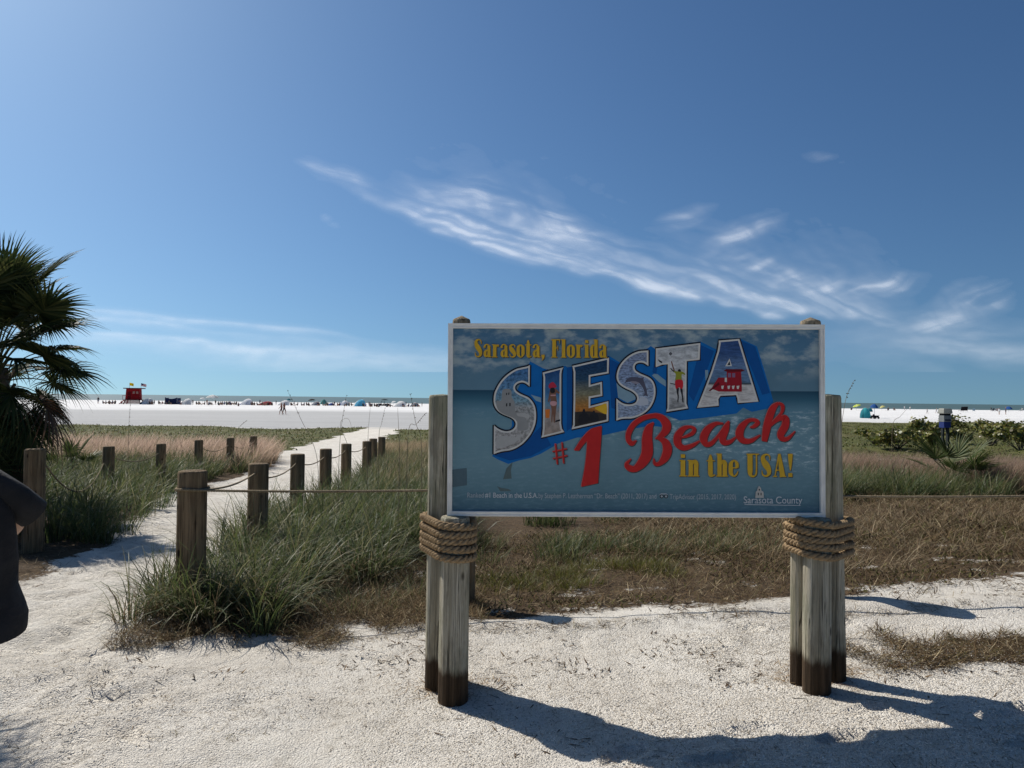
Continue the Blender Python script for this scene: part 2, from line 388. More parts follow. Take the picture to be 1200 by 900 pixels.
# ================================================================== CIRRUS, a thin sheet seven kilometres up
def build_cirrus():
    nx, ny = 900, 270
    PX, PYy = np.meshgrid(np.linspace(-120, 1330, nx), np.linspace(150, 436, ny))
    wx = PX + 20 * fbm(PX / 170, PYy / 70, 3) + 2.5 * fbm(PX / 30 + 9, PYy / 18, 3); wy = PYy + 8 * fbm(PX / 150 + 40, PYy / 60 + 3, 3) + 1.5 * fbm(PX / 26, PYy / 16 + 7, 3)
    def streak(p, q, w, X=wx, Y=wy):
        c = ((p[0] + q[0]) / 2, (p[1] + q[1]) / 2); L = math.hypot(q[0] - p[0], q[1] - p[1]) / 2; a = math.atan2(q[1] - p[1], q[0] - p[0])
        u = ((X - c[0]) * math.cos(a) + (Y - c[1]) * math.sin(a)) / L; v = (-(X - c[0]) * math.sin(a) + (Y - c[1]) * math.cos(a)) / w
        return sstep(1, 0, np.sqrt(u * u + v * v))
    def fil(ang, lu, lv, lo, hi, off=0.0, o=6):
        a = R(ang); u = wx * math.cos(a) + wy * math.sin(a); v = -wx * math.sin(a) + wy * math.cos(a)
        return sstep(lo, hi, fbm(u / lu + off, v / lv + off * 1.7, o))
    mx = lambda *l: np.maximum.reduce(l)
    # main band: firm lower edge, feathered upwards
    ye = np.interp(PX, [330, 400, 462, 540, 620, 700, 780, 860, 960, 1060, 1200], [186, 212, 246, 281, 304, 322, 346, 359, 374, 392, 420]) + 5 * fbm(PX / 60, PX * 0 + 2, 3)
    v = ye - PYy + 6 * fbm(PX / 45 + 4, PYy / 22, 4)
    T = np.interp(PX, [330, 430, 520, 640, 760, 900, 1000], [8, 14, 30, 36, 26, 34, 40])
    along = np.interp(PX, [345, 400, 450, 480, 600, 760, 880, 990, 1080], [0, .14, .25, .8, .95, .85, .8, .5, 0])
    fine = fil(19, 150, 5.5, -1.0, 1.0, 3, 6); cross = fil(52, 60, 8, -1.1, .9, 9, 5)
    d = along * sstep(-5, 7, v) * (np.exp(-np.clip(v, 0, 999) / (T * .42)) * (.35 + .5 * fine) + .75 * np.exp(-np.clip(v, 0, 999) / T) * fine * (.35 + .65 * cross))
    up = mx(streak((350, 192), (450, 215), 14), streak((470, 212), (650, 252), 20), streak((600, 222), (720, 285), 26), streak((520, 202), (610, 240), 18), streak((560, 245), (760, 300), 24))
    d = d + up * .70 * fil(15, 130, 6, -.8, 1.0, 21) * (.4 + .6 * cross)
    bits = mx(streak((755, 272), (840, 235), 16), streak((800, 305), (930, 250), 22), streak((825, 296), (945, 325), 20), streak((880, 318), (1000, 350), 18), streak((975, 338), (1110, 326), 15), streak((1050, 390), (1220, 330), 34), streak((920, 352), (1030, 328), 16), streak((930, 185), (990, 200), 8) * .4, streak((385, 250), (410, 262), 7) * .7)
    d = d + bits * .60 * fil(-20, 90, 6, -.9, 1.1, 33) * (.4 + .6 * fil(40, 40, 9, -.8, .6, 61, 5))
    yl = np.interp(PX, [60, 100, 240, 370, 420, 530], [356, 362, 374, 388, 398, 410]); yl2 = yl + 14
    for y_, k_, t_ in ((yl, .62, 4), (yl + 11, .42, 5), (yl + 24, .55, 9)):
        vv = PYy - y_ - 3 * fbm(PX / 120 + k_ * 9, PX * 0, 3)
        d = d + k_ * np.interp(PX, [-120, 60, 140, 330, 430, 560], [.3, .7, 1, .9, .45, 0]) * sstep(-2.5, 2.5, vv) * np.exp(-np.clip(vv, 0, 999) / t_) * (.35 + .65 * fil(5, 160, 8, -.8, .6, 41, 4))
    d = d + streak((880, 395), (1420, 420), 50) * .26 * fil(6, 200, 20, -.9, .8, 51, 5) + streak((100, 405), (700, 425), 26) * .22
    d = np.clip(d * (.55 + .45 * sstep(-.7, .7, fbm(wx / 22 + wy / 30, wy / 5, 4))), 0, .62)
    def blur(a, r):
        for ax in (0, 1):
            c = np.cumsum(np.pad(a, [(r + 1, r) if k == ax else (0, 0) for k in (0, 1)], mode='edge'), axis=ax)
            a = (np.take(c, range(2 * r + 1, c.shape[ax]), ax) - np.take(c, range(0, c.shape[ax] - 2 * r - 1), ax)) / (2 * r + 1)
        return a
    d = .42 * d + .30 * blur(d, 3) + .24 * blur(blur(d, 7), 7)
    D = np.array(fwd)[None, None] + np.array(rgt) * ((PX - 600) / F_PX)[..., None] + np.array(upv) * ((450 - PYy) / F_PX)[..., None]
    t = 7000 / np.maximum(D[..., 2], .01); V = (np.array(CAM) + D * t[..., None]).reshape(-1, 3)
    i = np.arange(nx * ny).reshape(ny, nx)
    Fq = np.stack([i[:-1, :-1], i[:-1, 1:], i[1:, 1:], i[1:, :-1]], 2).reshape(-1, 4)
    Fq = Fq[(d.ravel()[Fq].max(1) > .012)]
    us, inv = np.unique(Fq, return_inverse=True); Fq = inv.reshape(-1, 4)
    me = npmesh('cirrus_cloud', V[us], Fq, smooth=True, attrs={'dens': d.ravel()[us]})
    m_ = bpy.data.materials.new('cirrus'); m_.use_nodes = True; nt = m_.node_tree; nt.nodes.clear()
    N = nt.nodes.new; out = N('ShaderNodeOutputMaterial'); tr = N('ShaderNodeBsdfTransparent'); tl = N('ShaderNodeBsdfTranslucent'); tl.inputs[0].default_value = (.80, .83, .86, 1)
    at = N('ShaderNodeAttribute'); at.attribute_name = 'dens'; mx_ = N('ShaderNodeMixShader')
    nt.links.new(at.outputs['Fac'], mx_.inputs[0]); nt.links.new(tr.outputs[0], mx_.inputs[1]); nt.links.new(tl.outputs[0], mx_.inputs[2]); nt.links.new(mx_.outputs[0], out.inputs[0])
    o = link('cirrus_cloud', me, m_); tag(o, 'wispy white cirrus streaks high in the blue sky', 'cloud', kind='stuff')
build_cirrus()

# ================================================================== WOOD, ROPE
def woodmat(name, light, dark, stain=None, stain_h=.2, green=.0):
    t = NT(name, .88, .12)
    g = t.noise(t.coord(scale=(26, 26, 1.1)), 1.0, 7, .7, .6)
    g2 = t.noise(t.coord(scale=(95, 95, 2.6)), 1.0, 5, .75)
    b = t.noise(t.coord(scale=(5, 5, 2.0)), 1.0, 5, .65)
    col = t.mix(t.rng(g, .36, .64), dark, light)
    col = t.mix(t.math('MULTIPLY', t.rng(g2, .50, .66), .75), col, tuple(c * .42 for c in dark))
    crk = t.noise(t.coord(scale=(34, 34, .55), loc=(3, 1, 7)), 1.0, 3, .5, .3)
    cm = t.rng(t.math('ABSOLUTE', t.math('SUBTRACT', crk, .5)), .012, .004)
    col = t.mix(t.math('MULTIPLY', cm, .85), col, tuple(c * .18 for c in dark))
    if green: col = t.mix(t.math('MULTIPLY', t.rng(b, .40, .66), green), col, (.13, .15, .095))
    col = t.mix(t.math('MULTIPLY', t.rng(t.noise(t.coord(scale=(7, 7, 3), loc=(9, 4, 1)), 1, 4), .55, .72), .5), col, tuple(c * .5 for c in dark))
    kn = t.voronoi(t.coord(scale=(5.5, 5.5, 3.2)), 1.0)
    col = t.mix(t.rng(kn, .13, .06), col, tuple(c * .25 for c in dark))
    if stain:
        z = t.sep(t.coord())[2]
        wob = t.noise(t.coord(scale=(14, 14, 3)), 1, 5, .7)
        col = t.mix(t.rng(t.math('ADD', z, t.math('MULTIPLY', t.math('SUBTRACT', wob, .5), .14)), stain_h + .035, stain_h - .03), col, t.mix(t.rng(g, .35, .65), stain, tuple(c * 2.4 for c in stain)))
    t.color(col)
    t.bump(t.math('SUBTRACT', t.math('ADD', g, t.math('MULTIPLY', g2, .8)), cm), .9, .014)
    return t.m
M_sp = woodmat('weathered_piling', (.56, .51, .40), (.31, .275, .20), (.042, .028, .017), .19, .55)
M_sp2 = woodmat('weathered_piling_brown', (.42, .34, .24), (.24, .19, .13), (.045, .026, .016), .2, .2)
M_bol = woodmat('brown_bollard_wood', (.30, .21, .125), (.145, .10, .06), None, .2, .25)

def post_mesh(name, r, h, seed, taper=.04, below=.25, lean=(0, 0), dome=.006, n=28):
    rg = np.random.default_rng(seed)
    ph = rg.random(6) * 6.28; am = rg.random(6) * .012
    crack = rg.integers(0, n, 4)
    zs = [-below, 0, .08 * h, .25 * h, .45 * h, .65 * h, .85 * h, h - .018, h - .006, h]
    rings = []
    for z in zs:
        k = 1 - taper * max(z, 0) / h
        if z >= h - .006: k *= .965 if z < h else .90
        ring = []
        for i in range(n):
            a = 2 * math.pi * i / n
            rr = r * k * (1 + sum(am[j] * math.sin((j + 2) * a + ph[j] + .7 * z) for j in range(6)))
            if i in crack: rr *= .955
            ring.append((rr * math.cos(a) + lean[0] * z / h, rr * math.sin(a) + lean[1] * z / h, z))
        rings.append(ring)
    mb = MB(); mb.loft(rings, cap=False)
    top = len(mb.V) - n; mb.V.append((lean[0], lean[1], h + dome)); c = len(mb.V) - 1
    for i in range(n): mb.F.append((top + i, top + (i + 1) % n, c)); mb.S.append(False)
    return mb.mesh(name)
def post(name, label, x, y, r, ztop, seed, mat, cat='post', group=None, lean=(0, 0), taper=.04, dome=.006):
    z0 = H1(x, y)
    o = link(name, post_mesh(name, r, ztop - z0, seed, taper, lean=lean, dome=dome), mat, loc=(x, y, z0))
    return tag(o, label, cat, group)

# sign posts ------------------------------------------------------
YS = 4.38                                       # plane of the sign
SP = {}
def spost(key, label, pxc, Y, r, ytop, seed, mat, lean=(0, 0), taper=.03, dome=.006):
    b = PY(pxc, 800, Y); t_ = PY(pxc, ytop, Y)
    SP[key] = (b.x, Y, r)
    return post('sign_post', label, b.x, Y, r, t_.z, seed, mat, 'post', 'pilings holding up the beach sign', lean, taper, dome)
spost('L_short', 'short piling under the left corner of the sign, standing in front of its group', 531, 4.36, .084, 605, 1, M_sp, taper=.02)
spost('L_tall', 'piling with flat top rising beside the left edge of the sign', 514, 4.56, .082, 463, 2, M_sp)
spost('L_back', 'tallest left piling, hidden behind the sign, its domed top above the upper left corner', 535.5, 4.62, .055, 374, 3, M_sp2, dome=.022)
spost('R_short', 'short piling under the right corner of the sign, frontmost of its group', 957, 4.33, .078, 607, 4, M_sp, taper=.02)
spost('R_tall', 'dark piling with flat top rising beside the right edge of the sign', 976, 4.52, .075, 463, 5, M_sp, lean=(-.035, 0))
spost('R_left', 'pale short piling at the left side of the right group', 936.5, 4.46, .052, 618, 6, M_sp)
spost('R_back', 'tallest right piling, mostly behind the sign, its domed top above the upper right corner', 948, 4.60, .062, 376, 7, M_sp2, dome=.022)

# twisted rope ----------------------------------------------------
def ropemat(name, a, b):
    t = NT(name, .9, .1)
    n = t.noise(t.coord(scale=(60, 60, 60)), 1, 5, .7); n2 = t.noise(t.coord(scale=(6, 6, 6)), 1, 3)
    t.color(t.mix(t.rng(n, .3, .7), t.mix(t.rng(n2, .3, .7), b, tuple(c * .75 for c in b)), a)); t.bump(n, .5, .004); return t.m
M_rope = ropemat('manila_rope', (.37, .265, .155), (.19, .13, .073))
M_thin = ropemat('weathered_fence_rope', (.33, .27, .18), (.18, .14, .09))
def twisted(mb, path, radius, pitch, strands=3, sides=7, step=.012, phase=0.0):
    P = np.array(path, float); d = np.linalg.norm(np.diff(P, axis=0), axis=1); s = np.concatenate([[0], np.cumsum(d)])
    n = max(8, int(s[-1] / step)); q = np.linspace(0, s[-1], n)
    Q = np.stack([np.interp(q, s, P[:, k]) for k in range(3)], 1)
    T = np.gradient(Q, axis=0); T /= np.linalg.norm(T, axis=1)[:, None]
    up = np.array([0, 0, 1.0]); A = np.cross(T, up); A /= np.linalg.norm(A, axis=1)[:, None] + 1e-9; B = np.cross(A, T)
    for k in range(strands):
        th = 2 * np.pi * (q / pitch + k / strands) + phase
        cen = Q + (A * np.cos(th)[:, None] + B * np.sin(th)[:, None]) * radius * .5
        rings = []
        for i in range(n):
            rings.append([tuple(cen[i] + (A[i] * math.cos(a) + B[i] * math.sin(a)) * radius * .56) for a in [2 * math.pi * j / sides for j in range(sides)]])
        mb.loft(rings)
def hull(pts):
    pts = sorted(set(pts))
    def half(p):
        h = []
        for q in p:
            while len(h) > 1 and (h[-1][0] - h[-2][0]) * (q[1] - h[-2][1]) - (h[-1][1] - h[-2][1]) * (q[0] - h[-2][0]) <= 0: h.pop()
            h.append(q)
        return h
    a = half(pts); b = half(pts[::-1]); return a[:-1] + b[:-1]
def lashing(label, keys, ztop, zbot, turns, tilt, rad):
    pts = []
    for k in keys:
        x, y, r = SP[k]
        pts += [(round(x + (r + rad * .95) * math.cos(a), 5), round(y + (r + rad * .95) * math.sin(a), 5)) for a in np.linspace(0, 2 * math.pi, 40, endpoint=False)]
    hp = hull(pts); cx = sum(p[0] for p in hp) / len(hp); cy = sum(p[1] for p in hp) / len(hp)
    root = thing('rope_lashing', label, 'rope', (cx, cy, zbot), group='rope lashings round the sign posts')
    for i in range(turns):
        z = (ztop - zbot) * (1 - (i + .5) / turns)
        jit = .006 * math.sin(i * 2.3)
        path = [(p[0] - cx + (p[0] - cx) * jit, p[1] - cy + (p[1] - cy) * jit, z + tilt * (p[0] - cx) + .006 * math.sin(i * 1.7 + p[0] * 9)) for p in hp] 
        path.append(path[0])
        mb = MB(); twisted(mb, path, rad, .105, phase=i * 1.3)
        mb.build('rope_turn', M_rope, root)
    return root
zt, zb = PY(530, 611, 4.3).z, PY(530, 657, 4.3).z
lashing('thick tan rope wound round the left sign pilings', ['L_short', 'L_tall', 'L_back'], zt, zb, 5, -.02, .0225)
zt, zb = PY(958, 609, 4.3).z, PY(958, 655, 4.3).z
lashing('thick tan rope wound round the right sign pilings', ['R_short', 'R_tall', 'R_left'], zt, zb, 5, -.05, .0215)

# ================================================================== THE SIGN
S_PX = YS / F_PX                                # metres on the sign for one photo pixel
SCX, SCY = 744.5, 492.3
cpos = PY(SCX, SCY, YS)
SIGN = thing('beach_sign', 'large white framed beach welcome sign printed with a seaside picture and lettering', 'sign', cpos)
SIGN.rotation_euler = (0, R(-.42), R(-.35))
def sxy(px, py): return ((px - SCX) * S_PX, (SCY - py) * S_PX)
LAYER = [0]
def art_y(layer): return -.0125 - .0005 * layer
def poly(name, pts, mat, layer, parent=None):
    y = art_y(layer)
    me = pymesh(name, [(sxy(*p)[0], y, sxy(*p)[1]) for p in pts], [tuple(range(len(pts)))])
    if me.polygons[0].normal.y > 0: me.flip_normals()
    return link(name, me, mat, parent or SIGN)
def catmull(pts, n=6, closed=False):
    P = [np.array(p, float) for p in pts]; out = []; N = len(P)
    for i in range(N if closed else N - 1):
        p0 = P[(i - 1) % N] if closed or i > 0 else 2 * P[0] - P[1]; p1 = P[i]; p2 = P[(i + 1) % N]
        p3 = P[(i + 2) % N] if closed or i + 2 < N else 2 * P[-1] - P[-2]
        for k in range(n):
            t = k / n
            out.append(.5 * ((2 * p1) + (p2 - p0) * t + (2 * p0 - 5 * p1 + 4 * p2 - p3) * t * t + (3 * p1 - p0 - 3 * p2 + p3) * t ** 3))
    if not closed: out.append(P[-1])
    return out
def ribbon(mb, pts, layer, off=(0, 0), grow=0.0, closed=False, smooth=True, n=6):
    """pen stroke: pts (px, py, width) in photo pixels"""
    Q = catmull(pts, n, closed) if smooth else [np.array(p, float) for p in pts]
    Q = np.array(Q); T = np.gradient(Q[:, :2], axis=0)
    if closed: T = np.roll(Q[:, :2], -1, 0) - np.roll(Q[:, :2], 1, 0)
    T /= np.linalg.norm(T, axis=1)[:, None] + 1e-9; N = np.stack([-T[:, 1], T[:, 0]], 1)
    w = (np.maximum(Q[:, 2], .2) / 2 + grow)[:, None]; o = np.array(off); y = art_y(layer)
    L = Q[:, :2] + N * w + o; Rr = Q[:, :2] - N * w + o
    b = len(mb.V)
    for l, r in zip(L, Rr):
        mb.V += [(sxy(*l)[0], y, sxy(*l)[1]), (sxy(*r)[0], y, sxy(*r)[1])]
    k = len(Q)
    for i in range(k if closed else k - 1):
        j = (i + 1) % k; mb.F.append((b + 2 * i, b + 2 * i + 1, b + 2 * j + 1, b + 2 * j)); mb.S.append(False)
def inset(pts, d):
    P = np.array(pts, float); area = .5 * np.sum(P[:, 0] * np.roll(P[:, 1], -1) - np.roll(P[:, 0], -1) * P[:, 1])
    sg = 1 if area > 0 else -1
    out = []
    for i in range(len(P)):
        a, b, c = P[i - 1], P[i], P[(i + 1) % len(P)]
        u = (b - a) / (np.linalg.norm(b - a) + 1e-9); v = (c - b) / (np.linalg.norm(c - b) + 1e-9)
        n1 = np.array([-u[1], u[0]]) * sg; n2 = np.array([-v[1], v[0]]) * sg
        m_ = n1 + n2; m_ /= np.linalg.norm(m_) + 1e-9; k = 1 / max(.45, float(m_ @ n1))
        out.append(tuple(b + m_ * d * k))
    return unloop(out)
def unloop(P):
    """drop the small loops an inset makes at tight corners"""
    cr = lambda a, b, d: (b[0] - a[0]) * (d[1] - a[1]) - (b[1] - a[1]) * (d[0] - a[0])
    while True:
        n = len(P); hit = None
        for i in range(n):
            for st in range(2, 14):
                j = (i + st) % n
                a, b, d, e = P[i], P[(i + 1) % n], P[j], P[(j + 1) % n]
                if cr(a, b, d) * cr(a, b, e) < 0 and cr(d, e, a) * cr(d, e, b) < 0: hit = (i, st)
            if hit: break
        if not hit: return P
        i, st = hit; j = (i + st) % n; a, b, d, e = P[i], P[(i + 1) % n], P[j], P[(j + 1) % n]
        t = cr(d, e, a) / (cr(d, e, a) - cr(d, e, b)); X = (a[0] + (b[0] - a[0]) * t, a[1] + (b[1] - a[1]) * t)
        P = P[i:] + P[:i]; P = [P[0], X] + P[st + 1:]
def printmat(name, stops, noise=.25, nscale=20, stretch=(1, 1, 1), rough=.5):
    """flat print: vertical run of colours over photo rows plus mottling"""
    t = NT(name, rough, .12)
    y0, y1 = stops[0][0], stops[-1][0]
    z = t.sep(t.coord())[2]
    za, zb = sxy(0, y0)[1], sxy(0, y1)[1]
    v = t.rng(z, za, zb, 0, 1, False)
    c = t.ramp(v, [((s[0] - y0) / (y1 - y0), s[1]) for s in stops])
    n = t.noise(t.coord(scale=stretch), nscale, 5, .65)
    t.color(t.mix(noise, c, t.mix(t.rng(n, .3, .7), (0, 0, 0), (1, 1, 1)), 'OVERLAY')); return t.m
def ink(name, c): return plain(name, c, .5, .12, .04, 30)
WHITE = ink('ink_cream', (.62, .60, .55)); BLACK = ink('ink_black', (.012, .014, .022)); RED = ink('ink_red', (.50, .022, .022))
REDE = ink('ink_red_highlight', (.62, .16, .13)); YEL = ink('ink_yellow', (.60, .36, .03)); SHD = ink('ink_shadow', (.05, .055, .06))
BLUE = ink('ink_blue', (.004, .13, .40)); BLUE2 = ink('ink_blue_deep', (.003, .075, .27)); BLUE3 = ink('ink_blue_pale', (.21, .33, .40))
# panel ------------------------------------------------------------
def panel_mat():
    t = NT('sign_print', .5, .12)
    P = t.coord(); xyz = t.sep(P); k = 1 / S_PX
    row = t.math('SUBTRACT', SCY, t.math('MULTIPLY', xyz[2], k)); colx = t.math('ADD', SCX, t.math('MULTIPLY', xyz[0], k))
    v = t.rng(row, 380, 605, 0, 1, False)
    f = lambda y: (y - 380) / 225
    base = t.ramp(v, [(f(380), (.075, .16, .26)), (f(410), (.11, .215, .31)), (f(440), (.14, .235, .30)), (f(457.4), (.155, .25, .31)), (f(458.2), (.022, .075, .12)),
                      (f(468), (.055, .145, .20)), (f(480), (.15, .265, .32)), (f(500), (.20, .31, .345)), (f(545), (.205, .305, .335)), (f(570), (.16, .255, .285)), (f(604), (.075, .145, .19))])
    cl = t.noise(t.coord(scale=(1.6, 1, 3.4)), 2.2, 7, .62); cl2 = t.noise(t.coord(scale=(1.2, 1, 2.0), loc=(4, 0, 2)), 6.5, 6, .6)
    clm = t.math('MULTIPLY', t.rng(t.math('ADD', t.math('MULTIPLY', cl, .6), t.math('MULTIPLY', cl2, .4)), .47, .60), t.rng(row, 452, 425, 0, 1))
    base = t.mix(t.math('MULTIPLY', clm, .9), base, (.46, .47, .46))
    sf = t.noise(t.coord(scale=(5, 1, 16), rot=(0, R(-6), 0)), 3.0, 7, .72)
    sfm = t.math('MULTIPLY', t.rng(sf, .50, .66), t.math('MULTIPLY', t.rng(row, 474, 490), t.rng(t.math('ADD', row, t.math('MULTIPLY', colx, -.16)), 408, 392, 0, 1)))
    base = t.mix(t.math('MULTIPLY', sfm, t.rng(colx, 640, 820, .3, 1)), base, (.60, .63, .63))
    rip = t.noise(t.coord(scale=(7, 1, 22), rot=(0, R(14), 0)), 3.0, 5, .6)
    base = t.mix(t.math('MULTIPLY', t.rng(rip, .45, .7), t.math('MULTIPLY', t.rng(row, 500, 530), .22)), base, (.33, .43, .46))
    grime = t.noise(P, 2.3, 5, .6)
    base = t.mix(t.math('MULTIPLY', t.rng(grime, .5, .75), .25), base, (.07, .11, .13))
    t.color(t.mix(1.0, base, (.76, .89, .94), 'MULTIPLY')); return t.m
W2, H2 = 219.5 * S_PX, 112.3 * S_PX
solid('panel', lambda b: b.box(-W2 + .012, W2 - .012, -.012, .012, -H2 + .012, H2 - .012), panel_mat(), SIGN)
def frame_mat():
    t = NT('aluminium_frame', .42, .4); n = t.noise(t.coord(scale=(3, 30, 3)), 4, 5)
    t.color(t.mix(t.rng(n, .35, .7), (.80, .78, .73), (.68, .66, .62))); return t.m
FM = frame_mat()
def rail(horizontal, side):
    mb = MB(); fw = .028
    if horizontal:
        z0, z1 = (H2 - fw, H2) if side > 0 else (-H2, -H2 + fw)
        mb.box(-W2, W2, -.030, .022, z0, z1)
        zi0, zi1 = (z0 + .009, z0 + .013) if side > 0 else (z1 - .013, z1 - .009)
        mb.box(-W2 + fw, W2 - fw, -.034, -.029, z0 + .002, z0 + .008); mb.box(-W2 + fw, W2 - fw, -.034, -.029, z1 - .008, z1 - .002)
    else:
        x0, x1 = (W2 - fw, W2 - .0005) if side > 0 else (-W2 + .0005, -W2 + fw)
        mb.box(x0, x1, -.0305, .0215, -H2 + fw, H2 - fw)
        mb.box(x0 + .002, x0 + .008, -.034, -.029, -H2 + fw, H2 - fw); mb.box(x1 - .008, x1 - .002, -.034, -.029, -H2 + fw, H2 - fw)
    mb.build('frame_rail', FM, SIGN)
for hz in (True, False):
    for sd_ in (1, -1): rail(hz, sd_)
for z in (-.3, .3): solid('back_brace', lambda b: b.box(-W2 + .05, W2 - .05, .024, .06, z - .04, z + .04), M_sp2, SIGN)

# traced lettering --------------------------------------------------
def crop(x0, y0, s, pts): return [(x0 + p[0] / s, y0 + p[1] / s) for p in pts]
A_, B_, C_, D_, E_ = (570, 410, 6.927), (660, 400, 8.183), (755, 385, 8.0), (640, 480, 8.571), (720, 465, 5.4545)
def smooth_closed(pts, corners, n=4):
    """Catmull-Rom through pts but sharp at the listed corner indices"""
    N = len(pts); out = []
    cs = sorted(corners)
    for a, b in zip(cs, cs[1:] + [cs[0] + N]):
        seg = [pts[i % N] for i in range(a, b + 1)]
        out += [tuple(q) for q in catmull(seg, n)][:-1] if len(seg) > 2 else [seg[0]]
    return out
s1 = crop(*A_, [(352, 128), (325, 140), (280, 150), (235, 163), (190, 190), (150, 222), (115, 262), (88, 305), (68, 350), (60, 395), (62, 440), (75, 475), (100, 505), (130, 525), (165, 540), (195, 552), (220, 568), (235, 590), (238, 612), (228, 636), (205, 655), (170, 664), (135, 660), (105, 648), (80, 632), (63, 615), (62, 850), (100, 835), (140, 825), (190, 818), (240, 800), (290, 768), (330, 728), (365, 680), (390, 625), (402, 570), (402, 510), (392, 460), (370, 420), (340, 390), (300, 372), (265, 355), (240, 335), (232, 312), (240, 290), (262, 274), (290, 268), (315, 275), (338, 290), (350, 303)])
L_S1 = smooth_closed(s1, [0, 25, 26, 49])
L_I = crop(*A_, [(455, 188), (625, 145), (612, 165), (606, 200), (606, 400), (606, 600), (612, 640), (632, 668), (445, 715), (454, 690), (459, 640), (461, 430), (462, 230)])
L_E = crop(*B_, [(85, 240), (435, 158), (432, 308), (258, 340), (258, 420), (368, 390), (372, 525), (258, 545), (258, 622), (430, 575), (430, 765), (80, 845), (94, 800), (98, 560), (98, 300)])
s2 = crop(*B_, [(812, 88), (770, 92), (720, 97), (670, 115), (620, 145), (575, 185), (540, 230), (518, 280), (508, 330), (512, 370), (530, 405), (560, 432), (600, 455), (650, 478), (690, 510), (705, 545), (695, 580), (665, 600), (620, 606), (570, 595), (530, 570), (507, 548), (507, 760), (550, 745), (600, 740), (650, 738), (710, 722), (770, 690), (820, 645), (855, 590), (875, 530), (880, 475), (872, 420), (850, 375), (815, 345), (770, 325), (725, 305), (690, 280), (680, 250), (690, 222), (715, 207), (750, 205), (780, 215), (812, 238)])
L_S2 = smooth_closed(s2, [0, 21, 22, 43])
L_T = crop(*C_, [(103, 188), (518, 135), (512, 292), (392, 305), (389, 500), (388, 700), (405, 745), (200, 780), (212, 740), (215, 500), (215, 335), (160, 340), (103, 362)])
L_A = crop(*C_, [(690, 112), (882, 95), (1060, 680), (868, 695), (864, 655), (852, 620), (705, 628), (686, 660), (690, 720), (488, 740), (560, 560), (620, 400), (680, 210), (692, 140)])
# the blue block letters' depth
blue = [(621, 424), (636, 432), (648, 436), (662, 429), (668, 434), (690, 424), (713, 417), (726, 425), (735, 420), (750, 412), (759, 408), (762, 405.5), (769, 410), (790, 406), (820, 400), (838, 409), (850, 402), (865, 396), (886, 405.5), (895, 435), (902, 459), (905, 470), (899, 478), (880, 482), (870, 477), (862, 484), (822, 489.5), (796, 492.5), (779, 486), (775, 500), (760, 499), (733, 504), (707, 510), (676, 513), (654, 520), (646, 525), (634, 532), (622, 537), (608, 540), (596, 544), (584, 539), (577, 535), (600, 500), (600, 470), (610, 450)]
poly('lettering_shadow', blue, BLUE, 1)
for pts in ([(641, 433), (650, 436), (650, 505), (641, 512)], [(664, 431), (671, 430), (671, 500), (664, 506)], [(713, 420), (726, 427), (722, 480), (716, 478)], [(768, 411), (774, 409), (768, 440), (764, 436)], [(820, 404), (836, 411), (826, 438), (812, 470), (806, 462)], [(866, 398), (884, 406), (901, 460), (892, 462)], [(579, 534), (612, 522), (634, 500), (646, 522), (622, 535), (598, 540)]):
    poly('lettering_facet', pts, BLUE2, 2)
for pts in ([(622, 463), (634, 466.5), (634, 472), (628, 470)], [(763.5, 440), (766, 438), (770, 438.5), (779.5, 446), (779.5, 453), (772, 448)], [(825.5, 433.5), (829, 433.5), (829, 440), (826, 446)], [(722, 449), (728, 452), (745, 459), (744, 468), (735, 472), (724, 466)]):
    poly('lettering_gap', pts, BLUE3, 3)
pic_s1 = printmat('picture_sandcastle', [(428, (.03, .10, .24)), (455, (.10, .22, .36)), (470, (.16, .28, .34)), (478, (.30, .30, .29)), (505, (.34, .33, .31)), (530, (.28, .26, .24))], .55, 60)
pic_i = printmat('picture_beach_walk', [(433, (.012, .05, .16)), (462, (.05, .16, .32)), (474, (.13, .26, .36)), (484, (.30, .27, .25)), (510, (.33, .26, .21))], .2, 40)
pic_e = printmat('picture_sunset', [(420, (.008, .035, .10)), (445, (.02, .06, .11)), (462, (.20, .19, .12)), (472, (.30, .16, .05)), (480, (.42, .16, .03)), (486, (.10, .06, .04)), (502, (.03, .03, .035))], .35, 50, (1, 1, 3))
pic_s2 = printmat('picture_water', [(410, (.20, .24, .33)), (440, (.19, .25, .37)), (470, (.28, .34, .43)), (492, (.22, .27, .37))], .6, 55, (1, 1, 2.5))
pic_t = printmat('picture_court', [(400, (.22, .26, .30)), (412, (.45, .46, .46)), (440, (.50, .50, .50)), (462, (.42, .42, .41)), (480, (.20, .20, .20))], .35, 30, (1, 1, 2))
pic_a = printmat('picture_tower_beach', [(398, (.03, .07, .19)), (415, (.035, .08, .20)), (430, (.12, .20, .34)), (447, (.09, .16, .25)), (449.5, (.05, .07, .08)), (451, (.50, .47, .44)), (478, (.52, .49, .46))], .3, 26, (1, 1, 4))
for nm, L, pm in (('first letter S', L_S1, pic_s1), ('I', L_I, pic_i), ('E', L_E, pic_e), ('second letter S', L_S2, pic_s2), ('T', L_T, pic_t), ('A', L_A, pic_a)):
    base = poly('letter', L, WHITE, 6)
    mb = MB(); LL = list(L); ribbon(mb, [(p[0], p[1], 3.4) for p in LL], 5, closed=True, smooth=False)
    mb.build('outline', BLACK, base)
    poly('picture', inset(L, 2.0), pm, 7, base)
tri = crop(*C_, [(790, 278), (812, 350), (750, 352)]); poly('letter_counter', tri, WHITE, 10)
poly('letter_counter_hole', crop(*C_, [(790, 303), (798, 340), (768, 342)]), BLACK, 11)
